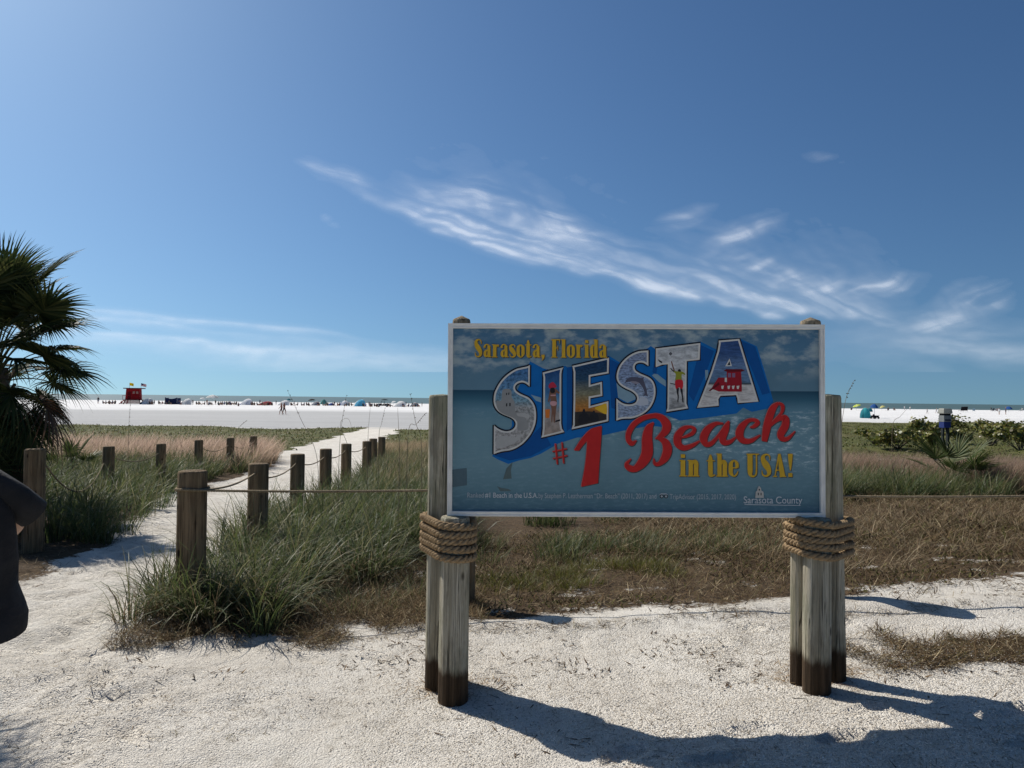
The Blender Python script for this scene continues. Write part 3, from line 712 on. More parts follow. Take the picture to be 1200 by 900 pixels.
# small pictures inside the letters
def blob(name, pts, mat, layer, smooth=True):
    return poly(name, [tuple(q) for q in catmull(pts, 4, True)] if smooth else pts, mat, layer)
GREY = ink('ink_sand_grey', (.27, .27, .26)); GREY2 = ink('ink_sand_light', (.40, .39, .37)); DK = ink('ink_dark', (.02, .02, .024))
SKINI = ink('ink_skin', (.20, .10, .065)); PINK = ink('ink_pink', (.55, .30, .30)); ORG = ink('ink_orange', (.62, .17, .03)); HAT = ink('ink_hat', (.45, .03, .06))
blob('sandcastle_picture', crop(*A_, [(82, 420), (120, 415), (128, 340), (150, 322), (190, 325), (205, 350), (205, 385), (225, 420), (232, 470), (240, 520), (300, 545), (340, 600), (330, 650), (258, 655), (250, 590), (215, 555), (150, 530), (95, 490)]), GREY, 8)
for w in ([(160, 355), (168, 352), (168, 370), (160, 372)], [(178, 352), (186, 350), (186, 368), (178, 370)], [(160, 440), (170, 436), (170, 462), (160, 465)], [(186, 436), (197, 434), (197, 460), (186, 462)]):
    poly('castle_window_picture', crop(*A_, w), DK, 9)
blob('sandcastle_turret_picture', crop(*A_, [(250, 520), (300, 515), (345, 530), (345, 560), (300, 548), (255, 540)]), GREY2, 9)
blob('sandcastle_rubble_picture', crop(*A_, [(85, 720), (150, 700), (230, 715), (255, 690), (285, 700), (240, 750), (160, 790), (85, 800)]), GREY2, 8)
blob('walker_picture', crop(*A_, [(520, 320), (560, 318), (590, 345), (598, 340), (585, 360), (566, 350), (566, 390), (572, 430), (566, 480), (560, 540), (555, 590), (545, 588), (540, 520), (535, 590), (526, 575), (528, 490), (518, 440), (522, 395), (510, 420), (500, 425), (505, 380), (512, 345)]), SKINI, 8)
blob('walker_suit_picture', crop(*A_, [(518, 425), (545, 418), (570, 428), (566, 450), (540, 458), (518, 445)]), PINK, 9)
poly('walker_strap_picture', crop(*A_, [(520, 368), (562, 366), (562, 376), (520, 378)]), PINK, 9)
blob('walker_hat_picture', crop(*A_, [(503, 300), (515, 275), (540, 265), (560, 285), (568, 305), (540, 315), (515, 318)]), HAT, 9)
blob('walker_hair_picture', crop(*A_, [(520, 315), (548, 312), (555, 345), (535, 355), (518, 345)]), DK, 10)
poly('bucket_picture', crop(*A_, [(476, 488), (516, 484), (510, 555), (482, 556)]), ORG, 8)
poly('walker_shadow_picture', crop(*A_, [(556, 590), (562, 575), (598, 565), (598, 580)]), DK, 8)
blob('sunset_glow_picture', crop(*B_, [(300, 640), (350, 618), (410, 600), (414, 700), (380, 690), (340, 670)]), ink('ink_sun', (.70, .42, .03)), 8)
poly('sunset_ground_picture', crop(*B_, [(110, 680), (250, 672), (330, 685), (410, 700), (410, 752), (110, 818)]), ink('ink_dusk', (.035, .030, .028)), 9)
blob('sunset_watcher_picture', crop(*B_, [(150, 790), (150, 715), (180, 690), (188, 655), (205, 652), (212, 685), (240, 710), (240, 770)]), DK, 10)
blob('sunset_watcher_picture', crop(*B_, [(250, 765), (255, 705), (275, 690), (285, 668), (300, 670), (305, 690), (330, 705), (335, 760)]), DK, 10)
blob('dolphin_picture', crop(*B_, [(588, 400), (605, 365), (640, 345), (690, 345), (740, 352), (770, 345), (765, 365), (775, 400), (795, 460), (800, 500), (808, 530), (785, 520), (762, 528), (775, 495), (755, 440), (720, 400), (690, 425), (672, 395), (640, 390), (610, 392)]), ink('ink_dolphin', (.085, .085, .12)), 8)
blob('dolphin_belly_picture', crop(*B_, [(640, 385), (690, 385), (725, 400), (700, 410), (660, 400)]), ink('ink_dolphin_belly', (.25, .23, .27)), 9)
blob('splash_picture', crop(*B_, [(720, 560), (745, 530), (800, 550), (810, 600), (760, 615), (700, 605)]), ink('ink_splash', (.45, .48, .53)), 8)
blob('ball_picture', crop(*C_, [(225, 236), (240, 220), (256, 236), (240, 254)]), ink('ink_ball', (.10, .10, .11)), 8)
blob('player_leg_picture', crop(*C_, [(295, 555), (318, 558), (316, 600), (318, 640), (312, 690), (303, 680), (306, 640), (298, 600)]), DK, 8)
blob('player_leg_picture', crop(*C_, [(330, 560), (350, 555), (356, 620), (362, 685), (350, 686), (344, 630)]), DK, 8)
blob('player_shirt_picture', crop(*C_, [(245, 385), (270, 395), (300, 400), (340, 400), (370, 415), (375, 435), (345, 430), (340, 485), (285, 485), (290, 430), (260, 400)]), ink('ink_lime', (.26, .27, .03)), 9)
blob('player_shorts_picture', crop(*C_, [(287, 485), (350, 483), (356, 545), (340, 565), (320, 550), (292, 565), (285, 540)]), ink('ink_shorts', (.55, .02, .03)), 10)
poly('player_arm_picture', crop(*C_, [(243, 308), (254, 306), (268, 355), (282, 395), (270, 398), (254, 350)]), SKINI, 8)
poly('player_arm_picture', crop(*C_, [(235, 372), (246, 372), (275, 400), (268, 408)]), DK, 10)
blob('player_head_picture', crop(*C_, [(310, 400), (312, 385), (325, 380), (336, 390), (334, 405)]), DK, 10)
poly('net_picture', crop(*C_, [(236, 508), (284, 520), (284, 528), (236, 516)]), DK, 8)
poly('bird_picture', crop(*C_, [(122, 288), (165, 312), (160, 326), (136, 315)]), DK, 8)
TR = ink('ink_tower_red', (.30, .012, .022)); TR2 = ink('ink_tower_dark', (.12, .006, .012))
poly('tower_roof_picture', crop(*C_, [(735, 392), (760, 378), (905, 378), (935, 392), (900, 402), (765, 402)]), TR2, 8)
poly('tower_cabin_picture', crop(*C_, [(765, 402), (898, 402), (905, 520), (762, 520)]), TR, 8)
for x in (775, 815): poly('tower_window_picture', crop(*C_, [(x, 415), (x + 28, 415), (x + 28, 455), (x, 455)]), ink('ink_window', (.20, .12, .20)), 9)
poly('tower_deck_picture', crop(*C_, [(685, 458), (760, 458), (760, 520), (905, 520), (905, 588), (690, 588), (620, 560)]), TR, 8)
poly('tower_ramp_picture', crop(*C_, [(595, 580), (690, 500), (700, 520), (610, 585)]), TR2, 9)
for x in (712, 770, 812, 856): poly('tower_gap_picture', crop(*C_, [(x, 535), (x + 26, 532), (x + 18, 565), (x + 4, 562)]), WHITE, 9)
poly('tower_post_picture', crop(*C_, [(745, 458), (765, 458), (765, 498), (745, 498)]), WHITE, 10)
# red script and number -------------------------------------------
def script(name, strokes, xf, layer=13):
    x0, y0, s = xf
    a, b, c = MB(), MB(), MB()
    for i, st in enumerate(strokes):
        P = [(x0 + p[0] / s, y0 + p[1] / s, p[2] / s) for p in st]
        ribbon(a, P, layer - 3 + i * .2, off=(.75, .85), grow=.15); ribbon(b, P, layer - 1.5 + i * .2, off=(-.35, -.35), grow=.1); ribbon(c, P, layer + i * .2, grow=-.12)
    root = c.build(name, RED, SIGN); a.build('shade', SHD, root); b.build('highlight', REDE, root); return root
D2E = lambda p: ((640 + p[0] / 8.571 - 720) * 5.4545, (480 + p[1] / 8.571 - 465) * 5.4545, p[2] / 8.571 * 5.4545)
script('script_letter', [[D2E(p) for p in [(1075, 128, 10), (1030, 185, 75), (1010, 280, 100), (1012, 380, 110), (1005, 450, 112), (960, 530, 95), (890, 592, 62), (830, 582, 62), (805, 545, 40), (850, 490, 8)]],
                         [D2E(p) for p in [(905, 308, 8), (858, 338, 50), (822, 300, 50), (828, 230, 55), (880, 145, 52), (970, 85, 48), (1070, 62, 46)]] + [(270, 122, 34), (305, 140, 46), (330, 178, 56), (322, 218, 48), (290, 250, 30), (258, 268, 6)],
                         [(262, 262, 8), (295, 270, 30), (325, 295, 50), (335, 340, 58), (318, 388, 50), (285, 424, 28), (256, 425, 22), (248, 390, 6)]], E_)
script('script_letter', [[(408, 262, 8), (450, 252, 16), (492, 232, 24), (506, 205, 24), (478, 190, 17), (435, 205, 34), (402, 250, 50), (402, 298, 46), (438, 324, 34), (490, 310, 26), (540, 280, 10)]], E_)
script('script_letter', [[(690, 168, 10), (640, 170, 24), (592, 205, 44), (565, 258, 50), (578, 298, 36), (612, 296, 28), (655, 250, 18), (700, 180, 10)], [(725, 152, 12), (705, 200, 44), (685, 256, 46), (694, 288, 36), (732, 284, 26), (775, 250, 8)]], E_)
script('script_letter', [[(858, 192, 8), (884, 186, 22), (908, 162, 28), (888, 145, 22), (848, 150, 26), (806, 190, 44), (792, 236, 50), (812, 274, 38), (862, 278, 28), (925, 240, 8)]], E_)
script('script_letter', [[(1040, 35, 16), (1005, 70, 42), (978, 140, 48), (962, 210, 48), (950, 280, 34)], [(1040, 35, 14), (1066, 55, 24), (1058, 100, 18), (1010, 150, 12), (985, 180, 6)], [(982, 190, 8), (1035, 142, 24), (1082, 132, 40), (1082, 180, 48), (1054, 232, 46), (1062, 262, 34), (1098, 262, 24), (1146, 215, 6)]], E_)
one = smooth_closed(crop(*D_, [(555, 165), (500, 178), (450, 195), (400, 240), (350, 300), (310, 360), (280, 410), (330, 412), (360, 370), (390, 335), (410, 315), (408, 380), (390, 560), (352, 772), (520, 735), (535, 500), (550, 300)]), [0, 6, 7, 10, 13, 14])
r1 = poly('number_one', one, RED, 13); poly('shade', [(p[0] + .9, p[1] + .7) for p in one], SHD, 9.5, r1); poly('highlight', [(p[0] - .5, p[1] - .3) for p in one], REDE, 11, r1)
script('number_sign', [[(95, 345, 15), (105, 450, 17), (115, 550, 15)], [(160, 330, 15), (170, 440, 17), (178, 540, 15)], [(65, 425, 12), (140, 410, 13), (210, 395, 12)], [(70, 495, 12), (140, 480, 13), (215, 462, 12)]], D_)
# condensed yellow lettering ----------------------------------------
def serif(x0, x1, y, w=.05): return [(x0, y, w), (x1, y, w)]
SS = [(.36, .72, .03), (.34, .9, .06), (.22, .965, .07), (.10, .87, .14), (.11, .70, .20), (.21, .51, .26), (.31, .32, .20), (.32, .14, .14), (.21, .035, .07), (.08, .1, .06), (.05, .28, .03)]
low_ = lambda st, k=.72, wx=.85: [(x * wx, y * k, w * .92) for x, y, w in st]
OO = [(.20, .70, .06), (.085, .56, .15), (.075, .36, .17), (.085, .16, .15), (.20, .02, .06), (.315, .16, .15), (.325, .36, .17), (.315, .56, .15), (.20, .70, .06)]
GL = {
 'S': (.44, [SS]), 's': (.36, [low_(SS)]),
 'a': (.42, [[(.29, .64, .15), (.29, .02, .16), ], [(.05, .52, .12), (.10, .66, .08), (.19, .705, .06), (.29, .63, .12)], [(.26, .42, .05), (.12, .34, .11), (.085, .19, .15), (.13, .05, .10), (.24, .12, .04)], serif(.25, .42, .03)]),
 'r': (.40, [[(.14, 0, .18), (.14, .71, .18)], [(.20, .52, .04), (.27, .66, .08), (.345, .62, .13)], serif(.0, .28, .025), serif(.0, .14, .69)]),
 'o': (.41, [OO]),
 't': (.34, [[(.15, .95, .06), (.15, .70, .17), (.15, .14, .18), (.20, .035, .09), (.33, .08, .04)], serif(.0, .32, .685)]),
 ',': (.24, [[(.09, .16, .16), (.10, .06, .17), (.11, -.02, .10), (.04, -.16, .03)]]),
 'F': (.46, [[(.15, 0, .20), (.15, 1, .20)], serif(.0, .44, .97, .06), [(.425, 1, .05), (.425, .74, .02)], serif(.2, .34, .52), [(.335, .65, .03), (.335, .39, .03)], serif(.0, .32, .025)]),
 'l': (.29, [[(.145, 0, .18), (.145, 1, .18)], serif(.0, .29, .025), serif(.0, .14, .975)]),
 'i': (.29, [[(.145, 0, .18), (.145, .71, .18)], [(.145, .80, .17), (.145, .96, .17)], serif(.0, .29, .025), serif(.0, .14, .69)]),
 'd': (.43, [[(.30, 0, .17), (.30, 1, .17)], [(.26, .62, .05), (.15, .69, .08), (.085, .54, .15), (.075, .35, .17), (.085, .14, .15), (.15, .02, .08), (.26, .1, .05)], serif(.18, .3, .975), serif(.25, .43, .025)]),
 'n': (.46, [[(.13, 0, .17), (.13, .71, .17)], [(.19, .52, .05), (.26, .67, .10), (.335, .58, .17), (.335, .3, .17), (.335, 0, .17)], serif(.0, .25, .025), serif(.23, .46, .025), serif(.0, .13, .69)]),
 'h': (.46, [[(.13, 0, .17), (.13, 1, .17)], [(.19, .52, .05), (.26, .67, .10), (.335, .58, .17), (.335, .3, .17), (.335, 0, .17)], serif(.0, .25, .025), serif(.23, .46, .025), serif(.0, .13, .975)]),
 'e': (.40, [[(.10, .38, .05), (.33, .38, .05)], [(.32, .38, .13), (.31, .58, .13), (.20, .70, .06), (.085, .56, .15), (.075, .36, .17), (.085, .15, .15), (.20, .025, .06), (.30, .10, .06), (.36, .25, .03)]]),
 'U': (.52, [[(.14, 1, .20), (.14, .3, .20), (.16, .09, .14), (.26, .02, .07), (.36, .09, .07), (.39, .3, .06), (.39, 1, .06)], serif(.0, .29, .975), serif(.29, .49, .975)]),
 'A': (.52, [[(.25, 1, .10), (.30, .6, .16), (.385, 0, .21)], [(.23, .97, .05), (.16, .5, .05), (.08, 0, .05)], serif(.12, .36, .29), serif(.0, .17, .025), serif(.26, .52, .025)]),
 '!': (.26, [[(.13, 1, .19), (.13, .6, .13), (.13, .28, .04)], [(.13, .17, .16), (.13, 0, .16)]]),
 ' ': (.22, []),
}
STRAIGHT = 2
def yellow(text, x0, x1, ybase, cap, layer=13):
    tw = sum(GL[c][0] + .03 for c in text) - .03; kx = (x1 - x0) / (tw)
    x = x0
    for c in text:
        adv, sts = GL[c]
        if sts:
            a, b = MB(), MB()
            for i, st in enumerate(sts):
                P = [(x + p[0] * kx, ybase - p[1] * cap, p[2] * (kx if len(st) > 2 or abs(st[0][0] - st[-1][0]) < .2 and abs(st[0][1] - st[-1][1]) > .1 else cap)) for p in st]
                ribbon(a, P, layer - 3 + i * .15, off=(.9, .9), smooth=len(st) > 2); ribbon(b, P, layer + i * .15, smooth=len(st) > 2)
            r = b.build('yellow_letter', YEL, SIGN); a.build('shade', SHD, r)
        x += (adv + .03) * kx
yellow('Sarasota, Florida', 555.5, 711, 419.6, 21.5)
yellow('in the USA!', 795, 928, 557.5, 27)
# small white lettering ----------------------------------------------
def small_text(body, px, py, size, mat, width=None, bold=0.0, layer=9, name='small_lettering'):
    cu = bpy.data.curves.new('tmp', 'FONT'); cu.body = body; cu.size = size * S_PX * 1.35; cu.offset = bold
    o = bpy.data.objects.new('tmp', cu); C.objects.link(o)
    dg = bpy.context.evaluated_depsgraph_get(); me = bpy.data.meshes.new_from_object(o.evaluated_get(dg)); bpy.data.objects.remove(o)
    n = len(me.vertices); co = np.empty(n * 3, np.float32); me.vertices.foreach_get('co', co); co = co.reshape(-1, 3)
    k = 1.0
    if width: k = width * S_PX / (co[:, 0].max() - co[:, 0].min())
    x0, z0 = sxy(px, py)
    out = np.stack([x0 + (co[:, 0] - co[:, 0].min()) * k, np.full(n, art_y(layer)), z0 + co[:, 1]], 1)
    me.vertices.foreach_set('co', out.astype(np.float32).ravel()); me.update()
    me.materials.clear(); return link(name, me, mat, SIGN)
FAINT = ink('ink_pale_grey', (.38, .43, .46)); PALE = ink('ink_pale', (.52, .55, .57))
small_text('Ranked', 548.5, 583.2, 6.2, FAINT, 19)
small_text('#1 Beach in the U.S.A.', 569, 583.2, 6.2, PALE, 61.5, .00035)
small_text('by Stephen P. Leatherman “Dr. Beach” (2011, 2017) and', 631.5, 583.4, 6.2, FAINT, 137)
small_text('TripAdvisor (2015, 2017, 2020)', 784, 583.8, 6.2, FAINT, 77)
for dx in (0, 5): 
    r = poly('owl_eye', [(774.8 + dx + 2.3 * math.cos(a), 580.8 + 2.3 * math.sin(a)) for a in np.linspace(0, 6.28, 14, endpoint=False)], DK, 9)
    poly('owl_eye_white', [(774.8 + dx + 1.3 * math.cos(a), 580.8 + 1.3 * math.sin(a)) for a in np.linspace(0, 6.28, 12, endpoint=False)], FAINT, 10, r)
poly('owl_brow', [(771, 579.6), (774, 577.2), (780, 577.2), (783, 579.6), (780, 578.6), (774, 578.6)], FAINT, 11)
small_text('Sarasota County', 870, 588.3, 8.6, PALE, 68, .0002)
poly('county_underline', [(871, 589.4), (936, 590.2), (936, 590.9), (871, 590.1)], PALE, 9)
LG = ink('ink_logo', (.46, .44, .40))
poly('county_tower', [(883.5, 582), (884, 575), (885.8, 573.5), (886.2, 570.5), (888, 568), (890, 570.5), (890.6, 573.5), (893, 575), (893.5, 582)], LG, 9)
for p in ([(886.4, 576), (887.6, 576), (887.6, 579), (886.4, 579)], [(889.6, 576), (890.8, 576), (890.8, 579), (889.6, 579)], [(887.4, 571.5), (889, 571.5), (889, 573.5), (887.4, 573.5)]): poly('county_tower_window', p, SHD, 10)
# old sticker marks on the print
poly('sticker_stain', [(530.5, 551), (547.5, 549), (548, 569), (530.5, 571.5)], ink('ink_sticker', (.085, .135, .16)), 2)
poly('peeled_patch', [(601, 542), (594, 549), (590, 562), (600, 561), (599, 552)], ink('ink_peel', (.10, .14, .14)), 2)
poly('peeled_patch', [(583, 570), (587, 576), (600, 575.5), (596, 573), (588, 572)], ink('ink_peel', (.10, .14, .14)), 2)

# ================================================================== ROPE FENCE
BOL = {}
def bollard(key, label, px, Y, ytop, r=.115, seed=0, hgt=None, lean=(0, 0)):
    t_ = PY(px, ytop, Y)
    BOL[key] = (t_.x, Y, t_.z)
    post('fence_bollard', label, t_.x, Y, r, t_.z, 20 + seed, M_bol, 'bollard', 'bollards of the rope fence', lean, .03)
bollard('r0', 'thick brown bollard nearest the camera, at the corner where the path begins', 226, 6.27, 551.5, .116, 1, lean=(0, 0))
bollard('r1', 'second bollard on the right side of the path, behind the nearest one', 303, 8.6, 543, .115, 2)
bollard('r2', 'third bollard on the right side of the path', 349, 12.2, 532, .115, 3)
bollard('r3', 'fourth bollard on the right side of the path', 382, 14.3, 526, .115, 4)
bollard('r4', 'fifth bollard on the right side of the path', 406, 17.2, 520, .115, 5)
bollard('r5', 'sixth bollard on the right side, first of the far cluster of three', 430, 19.5, 517, .115, 6)
bollard('r6', 'seventh bollard on the right side, middle of the far cluster of three', 437.5, 22.0, 514, .115, 7)
bollard('r7', 'farthest bollard on the right side of the path', 447.5, 23.5, 512, .115, 8)
bollard('l0', 'brown bollard under the palm, nearest on the left side', 41.5, 9.0, 526, .115, 9)
bollard('l1', 'second bollard on the left side, in the tall green grass', 127.5, 15.6, 523, .115, 10)
bollard('l2', 'third bollard on the left side of the path', 189, 17.2, 520, .105, 11)
bollard('l3', 'fourth bollard on the left side of the path', 233, 20.7, 515.5, .115, 12)
bollard('l4', 'fifth bollard on the left side, beside the pink grass', 270, 22.6, 513, .11, 13)
bollard('l5', 'farthest bollard on the left side, at the bend of the path', 297, 24.6, 511, .12, 14)
bollard('b0', 'bollard behind the left sign pilings with its shadow on the sand', 543, 6.42, 552, .11, 15)
bollard('b1', 'bollard hidden behind the right sign pilings', 971, 6.25, 556, .11, 16)
def fence_rope(label, a, b, za, zb, sag, r=.0125, n=18):
    A, B = Vector(a), Vector(b); A.z -= za; B.z -= zb
    pts = [A.lerp(B, i / n) - Vector((0, 0, sag * 4 * (i / n) * (1 - i / n))) for i in range(n + 1)]
    mb = MB()
    base = pts[0].copy()
    twisted(mb, [tuple(p - base) for p in pts], r, .06, sides=4, step=max(.02, (B - A).length / 160))
    o = mb.build('fence_rope', M_thin); o.location = base
    tag(o, label, 'rope', 'ropes strung between the bollards'); return o
def bp(k, dx=0, dy=0): x, y, z = BOL[k]; return (x + dx, y + dy, z)
fence_rope('taut fence rope from the nearest bollard to behind the left sign pilings', bp('r0', .08, -.08), bp('b0', 0, -.04), .15, .15, .012, .012)
fence_rope('taut fence rope running behind the sign', bp('b0', 0, -.04), bp('b1', 0, -.04), .15, .17, .02, .012)
fence_rope('taut fence rope running right from the sign across the dry grass', bp('b1', 0, -.05), (5.6, 6.3, BOL['b1'][2] + .05), .17, .16, .02, .012)
fence_rope('slack rope between the nearest two bollards', bp('r0', .08, .08), bp('r1', 0, -.11), .16, .10, .04, .010)
for i, (p, q, l) in enumerate((('r1', 'r2', 'second and third'), ('r2', 'r3', 'third and fourth'), ('r3', 'r4', 'fourth and fifth'), ('r4', 'r5', 'fifth and sixth'))):
    fence_rope('slack rope between the %s bollards on the right of the path' % l, bp(p, .05, .1), bp(q, 0, -.1), .17, .14, .055, .010)
fence_rope('sagging pale rope from the bollard under the palm towards the next one', bp('l0', .1, .05), bp('l1', -.05, -.1), .2, .35, .42)
for p, q, l in (('l1', 'l2', 'second and third'), ('l3', 'l4', 'fourth and fifth'), ('l4', 'l5', 'last two')):
    fence_rope('slack rope between the %s bollards on the left of the path' % l, bp(p, 0, .1), bp(q, 0, -.1), .2, .2, .15)
# loop of rope round the nearest bollard
x_, y_, z_ = BOL['r0']
for dz, k in ((.145, 0),):
    mb = MB(); twisted(mb, [(.124 * math.cos(a), .124 * math.sin(a), .004 * math.sin(3 * a)) for a in np.linspace(0, 2 * math.pi, 40)], .0125, .06, sides=4)
    o = mb.build('rope_knot', M_thin); o.location = (x_, y_, z_ - dz); tag(o, 'loop of thin rope tied round the nearest bollard', 'rope')

# ================================================================== GRASSES
def blades(roots, h, yaw, lean, curl, w, ctip, cbase, nseg=4, twist=None):
    N = len(roots); roots = np.asarray(roots, np.float32)
    t = np.linspace(0, 1, nseg + 1)
    th = lean[:, None] + curl[:, None] * t[None, :] ** 1.3
    st = (h / nseg)[:, None]
    rad = np.concatenate([np.zeros((N, 1)), np.cumsum(np.sin(th[:, :-1]) * st, 1)], 1)
    hz = np.concatenate([np.zeros((N, 1)), np.cumsum(np.cos(th[:, :-1]) * st, 1)], 1)
    cx, sy = np.cos(yaw)[:, None], np.sin(yaw)[:, None]
    P = np.stack([roots[:, 0:1] + rad * cx, roots[:, 1:2] + rad * sy, roots[:, 2:3] + hz], 2)
    tw = yaw + np.pi / 2 + (twist if twist is not None else rng.uniform(-.9, .9, N))
    ww = (w[:, None] * (1 - t[None, :] ** 2.2) * .5 + .0003)
    S = np.stack([np.cos(tw)[:, None] * ww, np.sin(tw)[:, None] * ww, np.zeros_like(ww)], 2)
    V = np.stack([P - S, P + S], 2).reshape(-1, 3)
    k = nseg + 1
    b = (np.arange(N) * k * 2)[:, None]; i = np.arange(nseg)[None, :] * 2
    Fq = np.stack([b + i, b + i + 1, b + i + 3, b + i + 2], 2).reshape(-1, 4)
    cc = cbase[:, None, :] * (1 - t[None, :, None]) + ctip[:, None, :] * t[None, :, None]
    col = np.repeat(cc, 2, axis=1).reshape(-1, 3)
    return V, Fq, col
class Stuff:
    def __init__(s): s.V, s.F, s.C, s.n = [], [], [], 0
    def add(s, V, Fq, c): s.V.append(V); s.F.append(Fq + s.n); s.C.append(c); s.n += len(V)
    def build(s, name, label, cat, mat):
        me = npmesh(name, np.concatenate(s.V), np.concatenate(s.F), np.concatenate(s.C))
        o = link(name, me, mat); tag(o, label, cat, kind='stuff'); return o
def U(a, b, n): return rng.uniform(a, b, n)
def pick(cols, n, jit=.2):
    c = np.array(cols)[rng.integers(0, len(cols), n)]
    return np.clip(c * (1 + rng.normal(0, jit, (n, 1))), .003, 1)
GRASS = leafmat('grass_blade', .38, .5, .25); DRY = leafmat('dry_blade', .25, .8, .1); LEAF = leafmat('broad_leaf', .35, .4, .4)
PALM = leafmat('palm_leaf', .28, .55, .2)
def tufts(S, centers, per, rad, hr, wr, ctip, cbase, lean=(.1, .6), curl=(.3, 1.5), wind=None, nseg=4, hscale=None):
    """clumps of arching blades; wind = (yaw, share) leaning them one way"""
    n = len(centers) * per; idx = np.repeat(np.arange(len(centers)), per)
    c = np.asarray(centers)[idx]
    a = U(0, 6.283, n); r = rad * np.sqrt(U(0, 1, n))
    x = c[:, 0] + r * np.cos(a); y = c[:, 1] + r * np.sin(a)
    z = H(x, y) - .01
    yaw = a + rng.normal(0, .5, n)
    if wind is not None:
        m_ = rng.random(n) < wind[1]; yaw = np.where(m_, wind[0] + rng.normal(0, .5, n), yaw)
    h = U(*hr, n) * (hscale[idx] if hscale is not None else 1)
    S.add(*blades(np.stack([x, y, z], 1), h, yaw, U(*lean, n), U(*curl, n), U(*wr, n), pick(ctip, n), pick(cbase, n), nseg))
def scatter(n, inside, x0, x1, y0, y1):
    out = np.zeros((0, 2))
    while len(out) < n:
        p = np.stack([U(x0, x1, n * 3), U(y0, y1, n * 3)], 1); out = np.concatenate([out, p[inside(p[:, 0], p[:, 1])]])
    return out[:n]
def inpoly(poly_):
    P = np.array(poly_)
    def f(x, y):
        r = np.zeros(len(x), bool)
        for i in range(len(P)):
            x1, y1 = P[i - 1]; x2, y2 = P[i]
            c = ((y1 > y) != (y2 > y)) & (x < (x2 - x1) * (y - y1) / (y2 - y1 + 1e-12) + x1); r ^= c
        return r
    return f
gp = lambda *pts: [tuple(G(*p).xy) for p in pts]
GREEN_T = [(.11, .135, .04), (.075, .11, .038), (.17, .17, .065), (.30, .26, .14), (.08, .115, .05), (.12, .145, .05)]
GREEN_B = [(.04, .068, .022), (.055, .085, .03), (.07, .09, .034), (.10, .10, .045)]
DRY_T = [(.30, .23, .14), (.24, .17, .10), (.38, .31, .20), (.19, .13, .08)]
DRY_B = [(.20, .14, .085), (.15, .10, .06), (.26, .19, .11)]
WIND = (R(-25), .22)                                   # the sea breeze lays blades over to the right
# sea oats clump between the nearest bollard and the sign
S = Stuff()
zoneA = inpoly(gp((158, 728), (200, 742), (270, 745), (330, 735), (385, 712), (430, 690), (480, 668), (520, 640), (530, 610), (520, 590), (480, 566), (420, 558), (352, 575), (300, 600), (262, 648), (216, 690)))
cA = scatter(300, zoneA, -4, 1.5, 5.2, 13)
dens_keep = vnoise(cA[:, 0] * 1.5, cA[:, 1] * 1.5) > -.12; cA = cA[dens_keep]
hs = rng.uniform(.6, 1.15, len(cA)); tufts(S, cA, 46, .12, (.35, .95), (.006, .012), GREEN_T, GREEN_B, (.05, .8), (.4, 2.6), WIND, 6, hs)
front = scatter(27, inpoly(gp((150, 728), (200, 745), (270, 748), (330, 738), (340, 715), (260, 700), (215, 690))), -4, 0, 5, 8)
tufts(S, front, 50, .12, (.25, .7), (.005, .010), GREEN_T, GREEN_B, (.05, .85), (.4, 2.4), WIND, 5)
tufts(S, front[:20], 40, .15, (.2, .5), (.004, .007), DRY_T, DRY_B, (.2, .9), (.4, 1.9), WIND, 4)
tufts(S, cA, 5, .2, (.5, .9), (.007, .012), [(.40, .36, .22), (.32, .30, .17)], GREEN_B, (.2, .9), (.8, 2.6), None, 7)
tufts(S, cA[::3], 30, .2, (.3, .6), (.004, .007), DRY_T, DRY_B, (.2, .9), (.4, 1.9), WIND, 4)
# right bank along the path and behind
zoneB = lambda x, y: (x > np.interp(y, _xr_y, _xr_x) + .1) & (x < -.07 * y + .1) & (x > -9)
cB = scatter(520, lambda x, y: zoneB(x, y) & (vnoise(x * .8, y * .8) > -.5), -6, 1.2, 9, 25)
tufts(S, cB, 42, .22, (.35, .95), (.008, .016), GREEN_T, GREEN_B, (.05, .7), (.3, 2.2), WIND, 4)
S.build('sea_oats_grass', 'tall green dune grass between the path bollards and the sign', 'grass', GRASS)
# left bank
S = Stuff()
cL = scatter(330, lambda x, y: (x < np.interp(y, _xl_y, _xl_x) - .25) & (x > -.62 * y - 1.5), -19, -5, 9.2, 24)
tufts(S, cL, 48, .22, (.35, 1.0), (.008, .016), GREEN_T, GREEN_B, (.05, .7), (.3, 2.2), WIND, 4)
cL2 = scatter(34, inpoly(gp((60, 610), (110, 645), (190, 600), (215, 570), (120, 560), (60, 570))), -9, -4, 7, 18)
tufts(S, cL2, 50, .2, (.3, .9), (.007, .013), GREEN_T, GREEN_B, (.05, .75), (.3, 2.3), WIND, 4)
S.build('dune_grass', 'tall green dune grass behind the left row of bollards', 'grass', GRASS)
